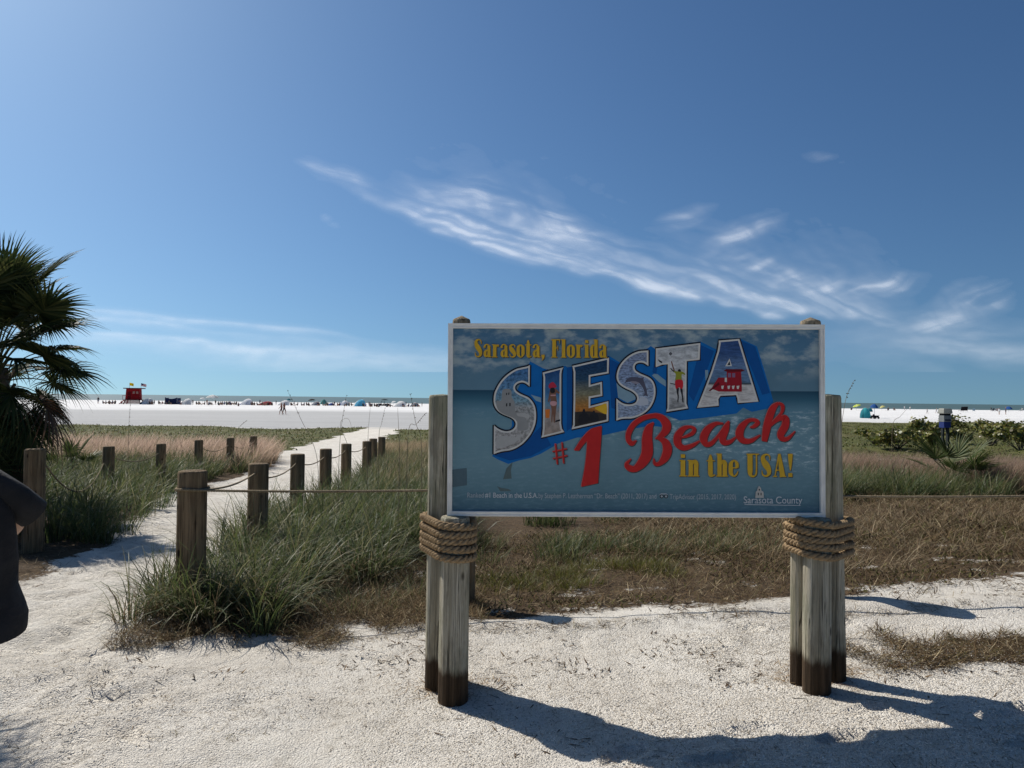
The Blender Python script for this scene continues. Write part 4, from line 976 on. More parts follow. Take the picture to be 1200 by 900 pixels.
# green clumps on the right, behind the dry mat, and behind the sign
S = Stuff()
cR = scatter(200, lambda x, y: (y > 10.5 + 1.9 * np.clip(x - 1.3, 0, 2)) & (y < 20) & (x < .75 * y) & (vnoise(x * .7 + 5, y * .7) > -.25), .0, 13, 8.6, 20)
tufts(S, cR, 55, .26, (.3, .8), (.008, .015), GREEN_T, GREEN_B, (.05, .75), (.3, 2.2), WIND, 4)
cG = scatter(60, lambda x, y: vnoise(x * .9 + 2, y * .9) > -.2 + .25 * (x - 6), 5.4, 9.4, 13.2, 16.8)
tufts(S, cG, 70, .3, (.35, .9), (.008, .015), GREEN_T, GREEN_B, (.05, .8), (.3, 2.2), WIND, 4)
cK = scatter(34, lambda x, y: vnoise(x * 1.3 + 9, y * 1.3) > -.3, -.6, 3.3, 8.3, 9.6)
tufts(S, cK, 60, .2, (.12, .36), (.004, .008), GREEN_T, GREEN_B, (.1, .7), (.3, 1.7), WIND, 4)
cW = scatter(60, lambda x, y: vnoise(x * 2, y * 2 + 4) > -.2, -.3, 1.6, 6.9, 8.0)
tufts(S, cW, 60, .13, (.06, .18), (.003, .006), [(.17, .165, .035), (.12, .125, .03)], [(.10, .10, .025)], (.2, 1.0), (.3, 1.3), None, 3)
cW2 = scatter(30, lambda x, y: x > -9, -2.0, -.5, 6.2, 7.4)
tufts(S, cW2, 26, .12, (.08, .3), (.003, .006), GREEN_T + DRY_T, GREEN_B, (.2, 1.0), (.3, 1.5), None, 3)
S.build('dune_grass', 'green grass clumps beyond the dry mat on the right and behind the sign', 'grass', GRASS)
# pink muhly grass: hair-fine plumes
def plumes(S, centers, per, hr, tip, base, w=(.006, .012), rad=.35):
    tufts(S, centers, per, rad, hr, w, tip, base, (.1, .7), (.3, 1.1), (R(-15), .75), 4)
PINK_T = [(.58, .42, .34), (.50, .35, .28), (.64, .48, .38), (.46, .34, .25)]; PINK_B = [(.22, .17, .10), (.13, .13, .06), (.28, .20, .13)]
PLUME = leafmat('plume', .5, .8, .1)
S = Stuff()
c = scatter(210, lambda x, y: (x < np.interp(y, _xl_y, _xl_x) - .3) & (x > -.66 * y), -24, -6, 22, 29.5)
plumes(S, c, 90, (.4, 1.1), PINK_T, PINK_B, (.010, .018), .5)
S.build('pink_grass', 'pinkish feathery grass band behind the left bollards', 'grass', PLUME)
S = Stuff()
c = scatter(170, lambda x, y: (x > np.interp(y, _xr_y, _xr_x) + .4) & (x < -.06 * y), -8, 0, 15, 33)
plumes(S, c, 80, (.45, .8), [(.34, .27, .17), (.40, .31, .21), (.28, .22, .13)], PINK_B, (.009, .016), .45)
S.build('pink_grass', 'tan feathery grass on the right bank beside the farthest bollards', 'grass', PLUME)
S = Stuff()
blobs = [(10.4, 15.6, 80, .55), (11.6, 16.4, 80, .7), (9.0, 16.8, 40, .5), (9.9, 19.5, 50, .6), (7.2, 19.5, 45, .7), (8.6, 21, 45, .8), (12.8, 20, 50, .9), (4.0, 22, 40, 1.2), (.3, 18, 40, 1.0), (2.4, 16, 40, .9), (1.6, 24, 40, 1.3), (4.6, 17.5, 40, .9)]
c = np.concatenate([np.stack([rng.normal(x, s, n), rng.normal(y, s * .7, n)], 1) for x, y, n, s in blobs])
plumes(S, c, 100, (.45, .9), [(.32, .21, .17), (.34, .24, .19), (.26, .19, .13), (.38, .29, .21)], PINK_B, (.006, .012), .4)
S.build('pink_grass', 'purplish feathery grass clumps on the right beside the palmetto', 'grass', PLUME)
# dry brown mat and litter strands
def strands(S, p, lr, wr, cols, lift=.05, lean=(.9, 1.6), curl=(-.5, .9), nseg=3):
    n = len(p); z = H(p[:, 0], p[:, 1]) + U(0, lift, n)
    c = pick(cols, n, .3)
    S.add(*blades(np.stack([p[:, 0], p[:, 1], z], 1), U(*lr, n), U(0, 6.283, n), U(*lean, n), U(*curl, n), U(*wr, n), c, c * .85, nseg))
BROWN = [(.17, .112, .06), (.11, .072, .038), (.25, .18, .10), (.07, .046, .026), (.42, .34, .21), (.14, .092, .048), (.13, .11, .045)]
S = Stuff()
lit = lambda thr, **k: (lambda x, y: zones(x, y)[1] + .35 * fbm(x * 2.2, y * 2.2, 3) + np.clip(rng.normal(0, .2, len(x)), -.25, .25) > thr)
strands(S, scatter(30000, lit(.5), -1.6, 7.2, 5.9, 10.5), (.04, .16), (.0025, .006), BROWN, .05, (.7, 1.7), (-.6, 1.0))
strands(S, scatter(24000, lit(.5), 1.2, 11.5, 8.0, 15.5), (.08, .30), (.004, .009), BROWN, .10, (.85, 1.75), (-.5, .9))
strands(S, scatter(9000, lambda x, y: (zones(x, y)[1] > .8) & (y > 7) & (x > 1.6) & (vnoise(x * 1.4, y * 1.4) > -.1), 1.6, 8.5, 6.8, 13), (.15, .40), (.003, .006), DRY_T, .04, (.6, 1.4), (.2, 1.2), 4)
strands(S, scatter(7000, lambda x, y: (((x - 3.15) / 1.25) ** 2 + ((y - 4.95 - .06 * (x - 3)) / .52) ** 2 + .8 * fbm(x * 2.5, y * 2.5, 3)) < .9, 1.6, 5.0, 4.2, 6.2), (.03, .13), (.002, .005), BROWN, .03, (.9, 1.7))
strands(S, scatter(15000, lambda x, y: fbm(x * 2.4, y * 2.4, 3) + 1.3 * sstep(.9, 0, np.abs(y - 6.05 - .3 * (x + 1.6))) + .5 * (x < -2.3) * (y < 5.75) > .62, -2.8, -.2, 5.3, 7.6), (.04, .18), (.0025, .005), BROWN, .04, (.8, 1.7))
strands(S, scatter(3000, lambda x, y: (x < np.interp(y, _xl_y, _xl_x) + .35 + .5 * fbm(x * 2, y * 2, 2)), -8, -4, 6, 12), (.04, .16), (.003, .006), BROWN, .03, (.9, 1.7))
# low weeds and fallen leaves mixed into the mat
LEAFY = [(.09, .095, .026), (.06, .065, .02), (.13, .125, .04), (.055, .036, .02), (.10, .06, .032), (.035, .025, .016)]
wd = lambda x, y: (zones(x, y)[1] > .4) & (fbm(x * 1.3 + 5, y * 1.3, 4) > -.15)
strands(S, scatter(15000, wd, -1.2, 7.0, 6.1, 10.5), (.02, .06), (.008, .018), LEAFY, .05, (.5, 1.7), (-.4, .8), 2)
strands(S, scatter(9000, wd, 2.0, 11.0, 8.5, 14.5), (.03, .09), (.012, .026), LEAFY, .08, (.4, 1.7), (-.4, .8), 2)
strands(S, scatter(2600, lambda x, y: zones(x, y)[1] + .5 * fbm(x * 3, y * 3, 3) > .25, -3.0, 4.5, 4.4, 6.8), (.02, .07), (.006, .014), LEAFY[3:] + BROWN[:2], .01, (1.2, 1.65), (-.3, .4), 2)
strands(S, scatter(420, lambda x, y: fbm(x * 1.7 + 2, y * 1.7, 3) > -.1, -3.4, 4.2, 2.7, 6.2), (.02, .10), (.004, .010), LEAFY[3:] + BROWN[:2], .004, (1.4, 1.62), (-.3, .3), 3)
# stray bits on the open sand
strands(S, scatter(4500, lambda x, y: fbm(x * 1.2, y * 1.2, 4) + .5 * sstep(4.2, 5.6, y) * sstep(.5, -1, x) > .15, -3.6, 4.5, 2.6, 6.3), (.012, .075), (.0015, .0035), BROWN, .003, (1.45, 1.62), (-.15, .15))
strands(S, scatter(1500, lambda x, y: np.abs(y - 5.62 - .05 * x + .05 * np.sin(x * 3)) < .07 * (1 + fbm(x * 3, y * 3, 2)), -1.4, 3.5, 5, 6.4), (.03, .12), (.0018, .004), BROWN, .01, (1.3, 1.65), (-.2, .3))
for sx0, sy0, rr in ((531, 812, .22), (957, 797, .24), (980, 790, .2)):
    q = G(sx0, sy0); p = np.stack([rng.normal(q.x, rr * .6, 350), rng.normal(q.y + .1, rr * .45, 350)], 1)
    strands(S, p, (.03, .11), (.0015, .004), [(.30, .19, .09), (.22, .13, .06), (.36, .26, .14)], .008, (1.35, 1.65), (-.2, .3))
S.build('dry_grass_litter', 'mat of dry brown grass and litter on the ground', 'dry grass', DRY)
# low vines on the green flats
S = Stuff()
fl = scatter(34000, lambda x, y: (zones(x, y)[2] > .5) & (np.abs(x) < .75 * y + 2), -46, 60, 26, 84)
strands(S, fl, (.06, .15), (.03, .08), [(.10, .11, .03), (.075, .09, .02), (.14, .13, .045), (.17, .14, .07)], .03, (.1, 1.0), (.2, 1.2))
S.build('beach_vine_cover', 'low green vine cover between the dunes and the white beach', 'ground cover', GRASS)
# shell chips on the trodden sand
def chips(n, inside, box_, size):
    p = scatter(n, inside, *box_); z = H(p[:, 0], p[:, 1]) + .001
    k = 5; a = U(0, 6.28, n)[:, None] + np.arange(k)[None, :] * 2 * np.pi / k + rng.normal(0, .25, (n, k))
    r = U(*size, n)[:, None] * U(.6, 1.1, (n, k)) * .5
    tx, ty = rng.normal(0, .4, n)[:, None], rng.normal(0, .4, n)[:, None]
    X, Y = r * np.cos(a), r * np.sin(a)
    V = np.stack([p[:, 0:1] + X, p[:, 1:2] + Y, z[:, None] + X * tx + Y * ty + .003], 2)
    Fq = np.stack([np.stack([np.arange(n) * k, np.arange(n) * k + i, np.arange(n) * k + i + 1], 1) for i in (1, 2, 3)], 1).reshape(-1, 3)
    c = pick([(.72, .68, .60), (.60, .54, .45), (.80, .77, .71), (.52, .46, .37), (.36, .31, .25), (.68, .61, .51), (.76, .72, .65)], n, .10)
    return V.reshape(-1, 3), Fq, np.repeat(c, k, 0)
S = Stuff()
S.add(*chips(72000, lambda x, y: (fbm(x * 1.1, y * 1.1, 4) * .9 + 1.0 * sstep(-2.4, -.2, x) + rng.normal(0, .45, len(x)) > .55) & (np.abs(x) < .72 * y + .3) & (rng.random(len(x)) < (3.2 / y) ** 1.3) & (y < 5.6 + .3 * fbm(x * 2, y * 2, 2)), (-3.4, 4.2, 2.7, 6.2), (.004, .0115)))
S.build('shell_fragments', 'broken white shell fragments strewn over the sand', 'shells', DRY)

# sea oat stalks with seed heads ------------------------------------
def stalk(label, pts, head=True, Y=9.0, thick=.004):
    P = [PY(x, y, Y + .12 * i) for i, (x, y) in enumerate(pts)]
    base = P[0].copy(); base.z = H1(base.x, base.y)
    P = [base] + P[1:] if P[0].z < base.z + .2 else [base] + P
    Q = [Vector(q) - base for q in catmull([tuple(p) for p in P], 6)]
    root = thing('sea_oat_stalk', label, 'grass stalk', base, group='sea oat stalks')
    mb = MB(); n = len(Q); mb.tube(Q, [thick * (1 - .65 * i / n) for i in range(n)], 5); mb.build('stem', M_stalk, root)
    if head:
        mb = MB(); rg = np.random.default_rng(int(pts[0][0] * 7))
        for i in range(int(n * .72), n):
            for _ in range(3):
                d = Vector((rg.normal(.35, .5), rg.normal(0, .5), rg.normal(-.1, .4))).normalized(); q = Q[i]; L = thick * rg.uniform(2.5, 5)
                s = d.cross(Vector((0, 1, .3))).normalized() * L * .28
                mb.add([q, q + d * L * .5 + s, q + d * L, q + d * L * .5 - s], [(0, 1, 2, 3)])
        tag(mb.build('seed_head', M_seed, root), kind='stuff')
M_stalk = plain('stalk_tan', (.20, .16, .10), .8); M_seed = plain('seed_brown', (.17, .13, .085), .9)
stalk('thin stalk left of the lifeguard tower view, rising over the pink grass', [(150, 545), (151, 500), (153, 470)], True, 12)
stalk('dark bent seed head over the pink grass on the left', [(275, 512), (281, 500), (289, 493)], True, 22, .007)
stalk('long leaning stalk crossing the beach right of the two walkers', [(372, 540), (352, 490), (337, 458)], True, 10)
stalk('upright stalk rising from the third bollard past the horizon', [(397, 545), (400, 500), (406, 463)], True, 10)
stalk('stalk curling over like a hook beside the path', [(411, 540), (399, 500), (403, 491), (409, 492), (413, 505)], False, 10, .003)
stalk('upright thin stalk between the fourth and fifth bollards', [(431, 525), (432, 500), (434, 477)], False, 11)
stalk('short stalk with small head above the far bollards', [(444, 515), (447, 497), (451, 478)], True, 12)
stalk('thin upright stalk in the tan grass left of the sign', [(468, 530), (467, 500), (466, 478)], False, 9)
stalk('leaning stalk close to the left sign piling', [(494, 525), (487, 495), (481, 462)], True, 9)
stalk('stalk slanting right beside the left sign piling', [(478, 512), (488, 497), (499, 484)], True, 9)
stalk('tall sea oat with drooping seed head right of the sign', [(982, 545), (986, 500), (992, 465), (1001, 446)], True, 9, .005)
stalk('thin bent stem over the sand right of the sign', [(1046, 500), (1055, 488), (1064, 478)], False, 20, .007)

# ================================================================== PALMS
def frond_mesh(name, pet, rad, nleaf, droop, seed, spread=2.3, green=((.026, .042, .014), (.045, .062, .02), (.075, .085, .027)), wide=.034):
    """fan leaf on a stalk; the stalk leaves the origin along +X"""
    rg = np.random.default_rng(seed)
    tp = np.linspace(0, 1, 7)
    st = np.stack([pet * tp, 0 * tp, .10 * pet * np.sin(tp * 2.4) - droop * .25 * pet * tp ** 2], 1)
    V, Fs, Cc = [], [], []
    def strip(P, W, col, side):
        b = len(V)
        for p, w, s in zip(P, W, side):
            V.append(p - s * w); V.append(p + s * w); Cc.append(col); Cc.append(col)
        for i in range(len(P) - 1): Fs.append((b + 2 * i, b + 2 * i + 1, b + 2 * i + 3, b + 2 * i + 2))
    strip(st, np.linspace(.018, .009, 7), (.10, .10, .045), np.tile([0, 1, 0], (7, 1)))
    strip(st + [0, 0, -.006], np.linspace(.012, .007, 7), (.09, .09, .04), np.tile([0, 0, 1], (7, 1)))
    hub = st[-1]; d0 = st[-1] - st[-2]; el0 = math.atan2(d0[2], d0[0])
    for k in range(nleaf):
        u = k / (nleaf - 1) * 2 - 1; a = u * spread
        L = rad * (1 - .28 * abs(u) ** 1.5) * rg.uniform(.9, 1.08)
        costa = .30 * rad * (1 - abs(u)) ** 1.2
        d = np.array([math.cos(a), math.sin(a), 0.0]); t = np.linspace(0, 1, 6)
        fold = .25 * abs(math.sin(a))
        r = L * t
        P = np.stack([costa + d[0] * r, d[1] * r, fold * r * .6 - droop * (r + costa) ** 2 * .55 - (.30 + .5 * droop) * L * np.clip(t - .55, 0, 1) ** 2 * rg.uniform(.4, 1.8)], 1)
        P[:, 1] += rg.normal(0, .02) * t * L
        ce, se = math.cos(el0), math.sin(el0)
        P = np.stack([P[:, 0] * ce - P[:, 2] * se, P[:, 1], P[:, 0] * se + P[:, 2] * ce], 1) + hub
        W = wide * .5 * np.array([.55, .95, 1.0, .7, .35, .03]) * rg.uniform(.8, 1.15)
        side = np.tile([-d[1], d[0], .35 * (1 if k % 2 else -1)], (6, 1))
        g = np.array(green[rg.integers(0, len(green))]) * rg.uniform(.8, 1.2)
        strip(P, W, tuple(g), side)
    return npmesh(name, np.array(V), np.array(Fs), np.array(Cc))
BRN = ((.12, .065, .04), (.09, .05, .03), (.16, .10, .06))
FR = [frond_mesh('frond_mesh', .92, .66, 44, dr, 50 + i) for i, dr in enumerate((.25, .5, .8, .35))]
FRD = [frond_mesh('dead_frond_mesh', .75, .70, 34, 1.0, 60, green=BRN), frond_mesh('dead_frond_mesh', .6, .7, 30, 1.4, 61, 1.6, green=BRN)]
def frond(root, me, z, yaw, pitch, scale=1.0, name='frond', off=(0, 0)):
    o = link(name, me, PALM, root)
    o.rotation_euler = Euler((random.uniform(-.5, .5), -pitch, yaw), 'XYZ'); o.location = (off[0], off[1], z); o.scale = (scale,) * 3
    return o
pc = PY(-5, 470, 11.6); pz = H1(pc.x, pc.y)
palm = thing('palm_tree', 'bushy cabbage palm with fan fronds at the left edge of the photograph', 'palm', (pc.x, pc.y, pz)); palm.scale = (.95, .95, 1.16)
mb = MB()
mb.tube([(0, 0, -.2), (.02, 0, .4), (.03, .02, 1.0), (.0, .03, 1.6), (0, .02, 2.0)], [.20, .18, .17, .17, .15], 14); mb.build('trunk', plain('palm_trunk', (.13, .10, .07), .95, .1, .4, 9, .6), palm)
for i in range(26):                                    # split boots on the trunk
    a = i * 2.4; z = .3 + i * .062; mb = MB()
    M_ = Matrix.Translation((.16 * math.cos(a), .16 * math.sin(a), z)) @ Matrix.Rotation(a, 4, 'Z') @ Matrix.Rotation(R(32), 4, 'Y')
    mb.box(-.012, .012, -.035, .035, -.02, .22, M_); mb.build('leaf_boot', MATS['palm_trunk'], palm)
random.seed(11)
specs = []
for i in range(88):
    f = i / 87
    pitch = R(86 - 158 * f ** .9) + random.uniform(-.15, .15)
    specs.append((2.1 - .75 * f, i * 2.39996 + random.uniform(-.25, .25), pitch))
for i, (z, yaw, pitch) in enumerate(specs):
    dead = i > 62 and i % 3 == 0
    frond(palm, (FRD[i % 2] if dead else FR[(0 if pitch > R(40) else 1 if pitch > R(5) else 2) if i % 5 else 3]), z, yaw, pitch, random.uniform(.85, 1.08) * (1 if pitch > 0 else .74), 'dead_frond' if dead else 'frond')
for yaw, pitch, z, s in ((R(20), R(62), 2.15, 1.1), (R(-15), R(40), 2.0, 1.15), (R(5), R(18), 1.75, 1.0), (R(-30), R(-8), 1.55, .88), (R(-45), R(20), 1.8, 1.1), (R(-70), R(55), 2.1, 1.1), (R(-60), R(-35), 1.3, .85), (R(-10), R(-50), 1.2, .72), (R(-95), R(-25), 1.35, .9), (R(-80), R(10), 1.7, 1.1), (R(-35), R(75), 2.15, 1.0)):
    frond(palm, FR[0 if pitch > R(35) else 1 if pitch > 0 else 2], z, yaw, pitch, s)
frond(palm, FRD[0], 1.7, R(-12), R(2), 1.1, 'dead_frond'); frond(palm, FRD[1], 1.2, R(-35), R(-45), 1.0, 'dead_frond')
# the neighbouring palm: outside the frame, its crown's shadow reaches the lower left corner
px2, py2 = -5.82, 4.88
palm2 = thing('palm_tree', 'second cabbage palm left of the frame, seen only by its shadow at lower left', 'palm', (px2, py2, H1(px2, py2)), R(70)); palm2.scale = (.95, .95, 1.45)
for ch in list(palm.children):
    c2 = ch.copy(); C.objects.link(c2); c2.parent = palm2
# small palmettos
FS = [frond_mesh('palmetto_frond_mesh', .55, .50, 22, .15, 70 + i, 1.5, green=((.05, .075, .02), (.08, .10, .03), (.11, .12, .045)), wide=.028) for i in range(2)]
FSD = frond_mesh('palmetto_dead_frond_mesh', .5, .45, 18, .9, 75, 1.3, green=BRN, wide=.04)
def palmetto(label, px, py, s, n, seed):
    random.seed(seed); g = G(px, py)
    root = thing('palmetto', label, 'palmetto', g)
    mb = MB(); mb.tube([(0, 0, -.1), (.02, 0, .12), (.03, .02, .25 * s)], [.08, .07, .05], 8); mb.build('stem', MATS['palm_trunk'], root)
    for i in range(n):
        frond(root, FS[i % 2], .15 * s, i * 2.4 + random.uniform(-.3, .3), R(random.uniform(28, 85)), s * random.uniform(.8, 1.1))
    for i in range(2): frond(root, FSD, .15 * s, i * 2.9 + .4, R(-10), s, 'dead_frond')
palmetto('young fan palmetto with spiky leaves in the pink grass on the right', 1118, 580, 1.12, 12, 4)
palmetto('small dark palmetto low beside the large palm on the left', 84, 562, 1.0, 9, 5)

# ================================================================== SEA GRAPE SHRUBS
def sea_grape(label, px, py, wpx, hpx, seed, n=950):
    rg = np.random.default_rng(seed); g = G(px, py); k = g.y / F_PX; w, h = wpx * k, hpx * k * .85
    root = thing('sea_grape_shrub', label, 'shrub', g, group='sea grape shrubs on the right')
    heads = [(rg.uniform(-.5, .5) * w, rg.uniform(-.35, .35) * w * .8, rg.uniform(.45, 1.0) * h, rg.uniform(.12, .26) * w) for _ in range(9)]
    mb = MB()
    for hx, hy, hz, hr in heads: mb.tube([(0, 0, -.05), (hx * .4, hy * .4, hz * .4), (hx, hy, hz)], [.025, .018, .008], 5)
    mb.build('branch', plain('shrub_branch', (.14, .10, .07)), root)
    c = np.array(heads)[rg.integers(0, 9, n)]
    d = rg.normal(0, 1, (n, 3)); d /= np.linalg.norm(d, axis=1)[:, None]; rr = c[:, 3] * rg.uniform(.35, 1.05, n)
    P = c[:, :3] + d * rr[:, None] * [1, 1, .75]; P[:, 2] = np.maximum(P[:, 2], .05)
    nrm = d + rg.normal(0, .6, (n, 3)) + [0, -.2, .5]; nrm /= np.linalg.norm(nrm, axis=1)[:, None]
    a = np.cross(nrm, [0, 0, 1.0]); a /= np.linalg.norm(a, axis=1)[:, None] + 1e-6; b = np.cross(nrm, a)
    s = rg.uniform(.042, .078, n)
    an = np.arange(8) * np.pi / 4
    V = P[:, None, :] + (a[:, None, :] * np.cos(an)[None, :, None] + b[:, None, :] * np.sin(an)[None, :, None] * .92) * s[:, None, None]
    V += nrm[:, None, :] * (np.cos(2 * an) * .12)[None, :, None] * s[:, None, None]
    col = np.array([(.15, .175, .03), (.21, .22, .045), (.10, .13, .025), (.28, .26, .06), (.36, .33, .12), (.16, .13, .05)])[rg.integers(0, 6, n)] * rg.uniform(.55, 1.0, (n, 1))
    Fq = (np.arange(n) * 8)[:, None] + np.arange(8)[None, :]
    me = npmesh('foliage', V.reshape(-1, 3), Fq, np.repeat(col, 8, 0)); link('foliage', me, LEAF, root)
sea_grape('sea grape shrub just right of the sign, lowest and widest', 1052, 530, 60, 24, 1)
sea_grape('sea grape shrub with raised shoots left of the white and blue box', 1085, 524, 50, 36, 2)
sea_grape('dark sea grape shrub right behind the white and blue box', 1128, 520, 52, 36, 3)
sea_grape('pale green sea grape shrub in the middle right above the palmetto', 1160, 524, 55, 30, 4)
sea_grape('sea grape shrub at the right edge of the photograph', 1196, 530, 60, 32, 5, 1000)
sea_grape('low dense sea grape shrub in front of the white and blue box', 1108, 536, 46, 44, 8, 800)
sea_grape('small sea grape sprig low over the tan grass left of the others', 1026, 522, 34, 20, 6, 380)
sea_grape('yellowish sea grape shrub between the palmetto and the right edge', 1178, 515, 46, 22, 7)

# ================================================================== THE BEACH
def nm(c): return ('%02x%02x%02x' % tuple(int(min(1, v) * 255) for v in c))
def cloth(c):
    """sun-shade fabric and paint; light cloths let some sun through"""
    n_ = 'fabric_' + nm(c)
    if n_ in MATS: return MATS[n_]
    plain(n_, c, .8, .2, .08, 3); nt = MATS[n_].node_tree; b = nt.nodes['Principled BSDF']
    tr = nt.nodes.new('ShaderNodeBsdfTranslucent'); tr.inputs[0].default_value = (*c, 1); mx = nt.nodes.new('ShaderNodeMixShader'); mx.inputs[0].default_value = .45
    nt.links.new(b.outputs[0], mx.inputs[1]); nt.links.new(tr.outputs[0], mx.inputs[2]); nt.links.new(mx.outputs[0], nt.nodes['Material Output'].inputs[0])
    return MATS[n_]
def mpp(g): return math.hypot(g.x, g.y) / F_PX
WHT, NAVY, BLU, TEAL, LTEAL, LIME, REDC, GRY, BLKC = (.88, .88, .86), (.02, .035, .10), (.03, .11, .36), (.02, .20, .24), (.20, .48, .44), (.55, .66, .08), (.33, .035, .05), (.36, .37, .40), (.02, .02, .024)
POLE = plain('pole_metal', (.45, .45, .46), .4, .5)
def shell_part(root, name, col, w, h, d, u0, u1, v0, v1, n=7):
    """piece of a half-dome tent: u across 0..1, v front to back 0..1, with cloth thickness"""
    V, Fs = [], []
    for off in (0,):
        for i in range(n + 1):
            for j in range(n + 1):
                u = u0 + (u1 - u0) * i / n; v = v0 + (v1 - v0) * j / n
                a = math.pi * u; b = v * math.pi / 2
                V.append((-math.cos(a) * (w / 2 - off) * (1 - .25 * v), d * (v - .5), max(0.0, math.sin(a)) ** .8 * (h - off) * math.cos(b) ** .6 if v < 1 else 0))
    k = n + 1; m_ = k * k
    for i in range(n):
        for j in range(n):
            q = (i * k + j, (i + 1) * k + j, (i + 1) * k + j + 1, i * k + j + 1); Fs.append(q)
    return link(name, pymesh(name, V, Fs, True), cloth(col), root)
def tent(label, px, py, wpx, hpx, c1, c2, rz=0.0, split=.62):
    g = G(px, py); k = mpp(g); root = thing('beach_tent', label, 'tent', g, rz + R(150), 'tents along the waterline')
    w, h = wpx * k, hpx * k
    shell_part(root, 'canopy', c1, w, h, w * .8, 0, split, 0, 1); shell_part(root, 'side_panel', c2, w, h, w * .8, split, 1, 0, 1)
    solid('ground_sheet', lambda b: b.box(-w * .45, w * .45, -w * .4, w * .3, .0, .03), cloth(c2), root)
    mb = MB(); mb.tube([(-math.cos(a) * w / 2, -w * .4, max(0, math.sin(a)) ** .8 * h) for a in np.linspace(0, math.pi, 12)], .03, 5); mb.build('hoop', POLE, root)
def umbrella(label, px, py_top, py_base, wpx, c, tilt=0.0, hpx=3.0, c2=None):
    g = G(px, py_base); k = mpp(g); R_ = wpx * k / 2; H_ = (py_base - py_top) * k; ch = hpx * k
    root = thing('beach_umbrella', label, 'umbrella', g, group='umbrellas on the beach')
    mb = MB(); mb.tube([(0, 0, -.3), (0, 0, H_ - .04)], .03, 6); mb.build('pole', POLE, root)
    V = []; n = 16; rings = 5
    for off in (0, .03):
        for j in range(rings + 1):
            t = j / rings
            for i in range(n):
                a = 2 * math.pi * i / n
                V.append((R_ * t * math.cos(a), R_ * t * math.sin(a), -off - ch * t ** 1.8 * (1 + (.12 if i % 2 and j == rings else 0))))
    V2 = [Matrix.Rotation(tilt, 3, 'Y') @ Vector(v) + Vector((0, 0, H_)) for v in V]
    for half in (0, 1):
        Fs = []
        for j in range(rings):
            for i in range(n):
                if (i // 2) % 2 != half: continue
                q = (j * n + i, j * n + (i + 1) % n, (j + 1) * n + (i + 1) % n, (j + 1) * n + i); o_ = (rings + 1) * n
                Fs += [q, tuple(o_ + x for x in reversed(q))]
        me = pymesh('canopy_gores', V2, Fs, True); link('canopy_gores', me, cloth(c if half == 0 or c2 is None else c2), root)
    return root
# people ------------------------------------------------------------
def skin_mesh(name, joints, edges, root_i=0, sub=1):
    me = bpy.data.meshes.new(name); me.from_pydata([j[:3] for j in joints], edges, []); me.update()
    o = bpy.data.objects.new('tmp', me); C.objects.link(o)
    md = o.modifiers.new('skin', 'SKIN'); md.use_smooth_shade = True
    sv = me.skin_vertices[0].data if me.skin_vertices else None
    if sv is None:
        bm = bmesh.new(); bm.from_mesh(me); bm.verts.layers.skin.verify(); bm.to_mesh(me); bm.free(); sv = me.skin_vertices[0].data
    for i, j in enumerate(joints): r = j[3]; sv[i].radius = r if isinstance(r, tuple) else (r, r); sv[i].use_root = i == root_i
    s = o.modifiers.new('sub', 'SUBSURF'); s.levels = s.render_levels = sub
    dg = bpy.context.evaluated_depsgraph_get(); out = bpy.data.meshes.new_from_object(o.evaluated_get(dg)); bpy.data.objects.remove(o)
    out.name = name; out.materials.clear()
    for p in out.polygons: p.use_smooth = True
    return out
def figure(pose):
    J = [(0, 0, .95, (.15, .11)), (0, 0, 1.15, (.13, .10)), (0, .0, 1.36, (.16, .10)), (0, 0, 1.50, .06), (0, .01, 1.60, .095), (0, .01, 1.70, .085)]
    E = [(0, 1), (1, 2), (2, 3), (3, 4), (4, 5)]
    def chain(a, pts):
        for p in pts: J.append(p); E.append((a, len(J) - 1)); a = len(J) - 1
    if pose == 'stand':
        for s in (-1, 1):
            chain(0, [(s * .09, 0, .86, .095), (s * .10, .01, .48, .062), (s * .10, -.01, .09, .042), (s * .11, .10, .04, .035)])
            chain(2, [(s * .20, 0, 1.38, .06), (s * .25, -.01, 1.12, .042), (s * .24, .05, .88, .032), (s * .23, .07, .79, .036)])
    elif pose == 'walk':
        for s in (-1, 1):
            f = s * .22
            chain(0, [(s * .09, 0, .86, .095), (s * .10, f * .7 + .05, .48, .062), (s * .10, f * 1.2 - .04, .10, .042), (s * .11, f * 1.2 + .08, .045, .035)])
            chain(2, [(s * .20, 0, 1.38, .06), (s * .25, -f * .5, 1.12, .042), (s * .24, -f * .9 + .1, .90, .032), (s * .23, -f + .14, .82, .036)])
    else:                                              # sitting on the sand, knees up
        J = [(x, y, z - .80, r) for x, y, z, r in J]
        for s in (-1, 1):
            chain(0, [(s * .10, .06, .13, .09), (s * .12, .42, .42, .062), (s * .12, .62, .07, .042), (s * .12, .72, .03, .034)])
            chain(2, [(s * .20, 0, .58, .06), (s * .26, .14, .36, .042), (s * .16, .36, .38, .032), (s * .10, .42, .40, .034)])
    return skin_mesh('figure_' + pose, J, E)
FIG = {p: figure(p) for p in ('stand', 'walk', 'sit')}
